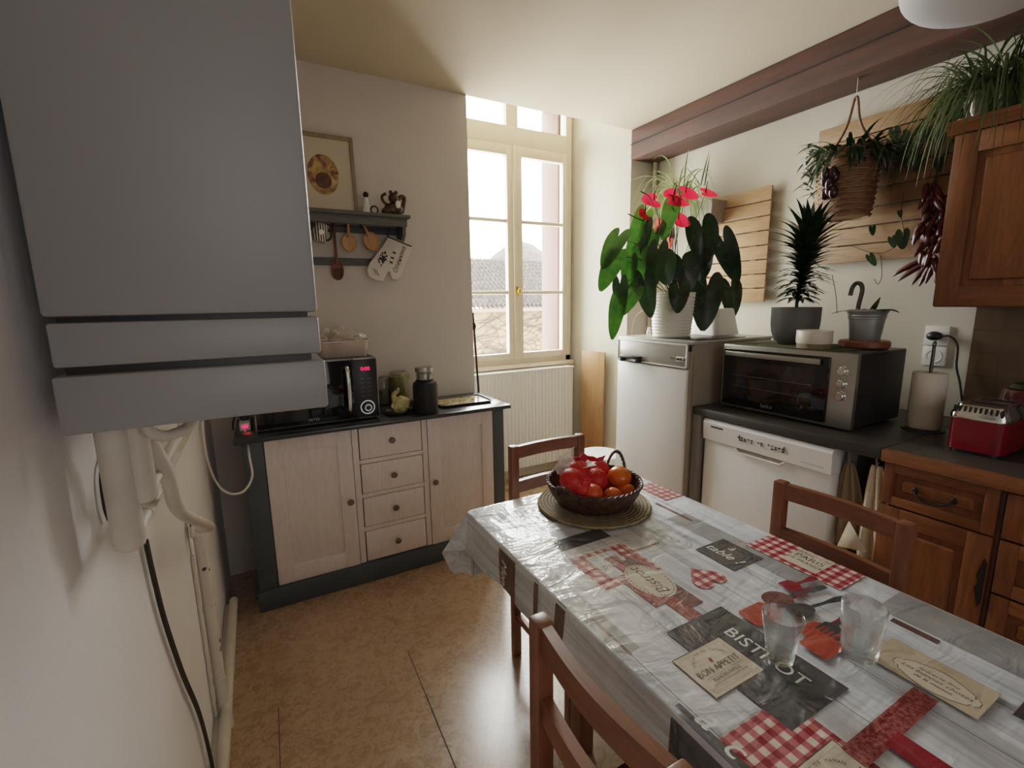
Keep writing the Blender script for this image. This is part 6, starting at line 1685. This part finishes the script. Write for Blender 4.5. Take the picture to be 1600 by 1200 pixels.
# ---------------- grass plant on the wall cupboard
gcx, gcy = 2.60, at(1548, 165, x=2.60).y; gz_ = uz1 + .045
gr_ = thing('potted_grass', 'bushy trailing grass plant in a shiny pale pot on top of the wall cupboard', 'plant', (gcx, gcy, gz_))
B().lathe([(0, 0), (.055, 0), (.07, .03), (.082, .10), (.083, .125), (.077, .125), (.074, .10), (0, .10)], (gcx, gcy, gz_), 32, cap=False).build('pot', paint('shiny_pale_pot', srgb(170, 162, 150), .12, .05, 8, metal=.3), gr_)
B().lathe([(0, .106), (.0755, .106)], (gcx, gcy, gz_), 20, cap=False).build('soil', 'soil', gr_)
gb = B(); rn = random.Random(77)
CLC = lambda v: Vector((min(v.x, XR - .05), v.y, v.z if (v.y > uy1 + .03 or v.x < ux - .06) else max(v.z, gz_ + .004)))
for i in range(420):
    a = rn.uniform(0, 2 * PI); el = rn.uniform(.35, 1.35); L = rn.uniform(.28, .56)
    dx_ = math.cos(a)
    blade(gb, Vector((gcx + rn.uniform(-.05, .05), gcy + rn.uniform(-.06, .06), gz_ + .1)), (dx_ * math.cos(el) - .12, math.sin(a) * math.cos(el), math.sin(el)), L, .003, rn.uniform(2.6, 5.0), n=12, clamp=CLC)
gb.build('foliage', 'leaf_grass', gr_, smooth=80, normals=False)
c = at(1499, 190, x=2.44)
B().lathe([(0, 0), (.022, 0), (.026, .006), (.024, .014), (.018, .012), (0, .006)], (2.47, c.y, gz_), 20, cap=False).build('small_dish', 'white_plastic', label='tiny white dish at the left edge of the cupboard top', cat='dish')

# ---------------- white bin near the fridge, pendant lamp
wb = at(937, 716, y=2.42)
bn = thing('white_bin', 'white round lidded bin behind the table, left of the fridge', 'bin', (wb.x, 2.42, 0))
bzt = at(937, 704, y=2.42).z; brr = 34 * mpp(wb)
B().lathe([(0, 0), (brr * .82, 0), (brr * .96, bzt * .86), (0, bzt * .86)], (wb.x, 2.42, 0), 32, cap=False).build('body', 'white_plastic', bn)
B().lathe([(0, bzt * .86), (brr, bzt * .86), (brr, bzt * .93), (brr * .94, bzt * .96), (0, bzt)], (wb.x, 2.42, 0), 36, cap=False).build('lid', 'white_enamel', bn)
ly = .50; lc = at(1556, -52, y=ly); lk = mpp(lc)
lx, lr, lh = lc.x, 118 * lk, 58 * lk; lz = lc.z - lh
pl_ = thing('pendant_lamp', 'pale grey rounded lampshade hanging at the upper right corner', 'lamp', (lx, ly, lz))
B().lathe([(0, 0)] + [(lr * math.sin(PI * i / 24) ** .8, lh - lh * math.cos(PI * i / 24)) for i in range(1, 23)] + [(.04, lh * 2)], (lx, ly, lz), 56, cap=True).build('lamp_shade', paint('lamp_shade', srgb(190, 188, 188), .6, .02, 4), pl_, smooth=80)
CZ = lh * 2 - .2
B().lathe([(0, .195), (.04, .195), (.03, .24), (.012, .26), (0, .26)], (lx, ly, lz + CZ), 24, cap=False).build('cap', 'white_plastic', pl_)
B().cyl((lx, ly, lz + CZ + .25), (lx, ly, CEIL - .03), .004, seg=8).build('cord', 'white_cable', pl_)
B().lathe([(0, 0), (.05, 0), (.045, -.03), (0, -.035)], (lx, ly, CEIL), 24, cap=False).build('ceiling_rose', 'white_plastic', pl_)

# ================================================================== LIGHT
wd = bpy.data.worlds.new('world'); sc.world = wd; wd.use_nodes = True
nt = wd.node_tree; bgn = nt.nodes['Background']
bgn.inputs['Color'].default_value = (1, .985, .97, 1); bgn.inputs['Strength'].default_value = 15.0
def area(name, loc, rot, sx, sy_, e, c=(1, 1, 1), portal=False):
    l = bpy.data.lights.new(name, 'AREA'); l.shape = 'RECTANGLE'; l.size = sx; l.size_y = sy_; l.energy = e; l.color = c
    if portal: l.cycles.is_portal = True
    o = bpy.data.objects.new(name, l); col.objects.link(o); o.location = loc; o.rotation_euler = rot; return o
area('window_portal', ((WL + WR) / 2, YO + .03, 1.98), (-PI / 2, 0, 0), WR - WL, 2.1, 1, portal=True)
area('fill_light', (.75, -1.95, 1.55), (math.radians(92), 0, 0), 1.8, 1.5, 4.8, (1, .97, .96))  # added fill behind the camera, not a lamp of the room
sc.view_settings.view_transform = 'Filmic'
sc.view_settings.look = 'None'
sc.view_settings.exposure = 1.25
sc.cycles.use_denoising = True
sc.cycles.max_bounces = 12; sc.cycles.diffuse_bounces = 6; sc.cycles.transparent_max_bounces = 16
sc.cycles.caustics_reflective = False
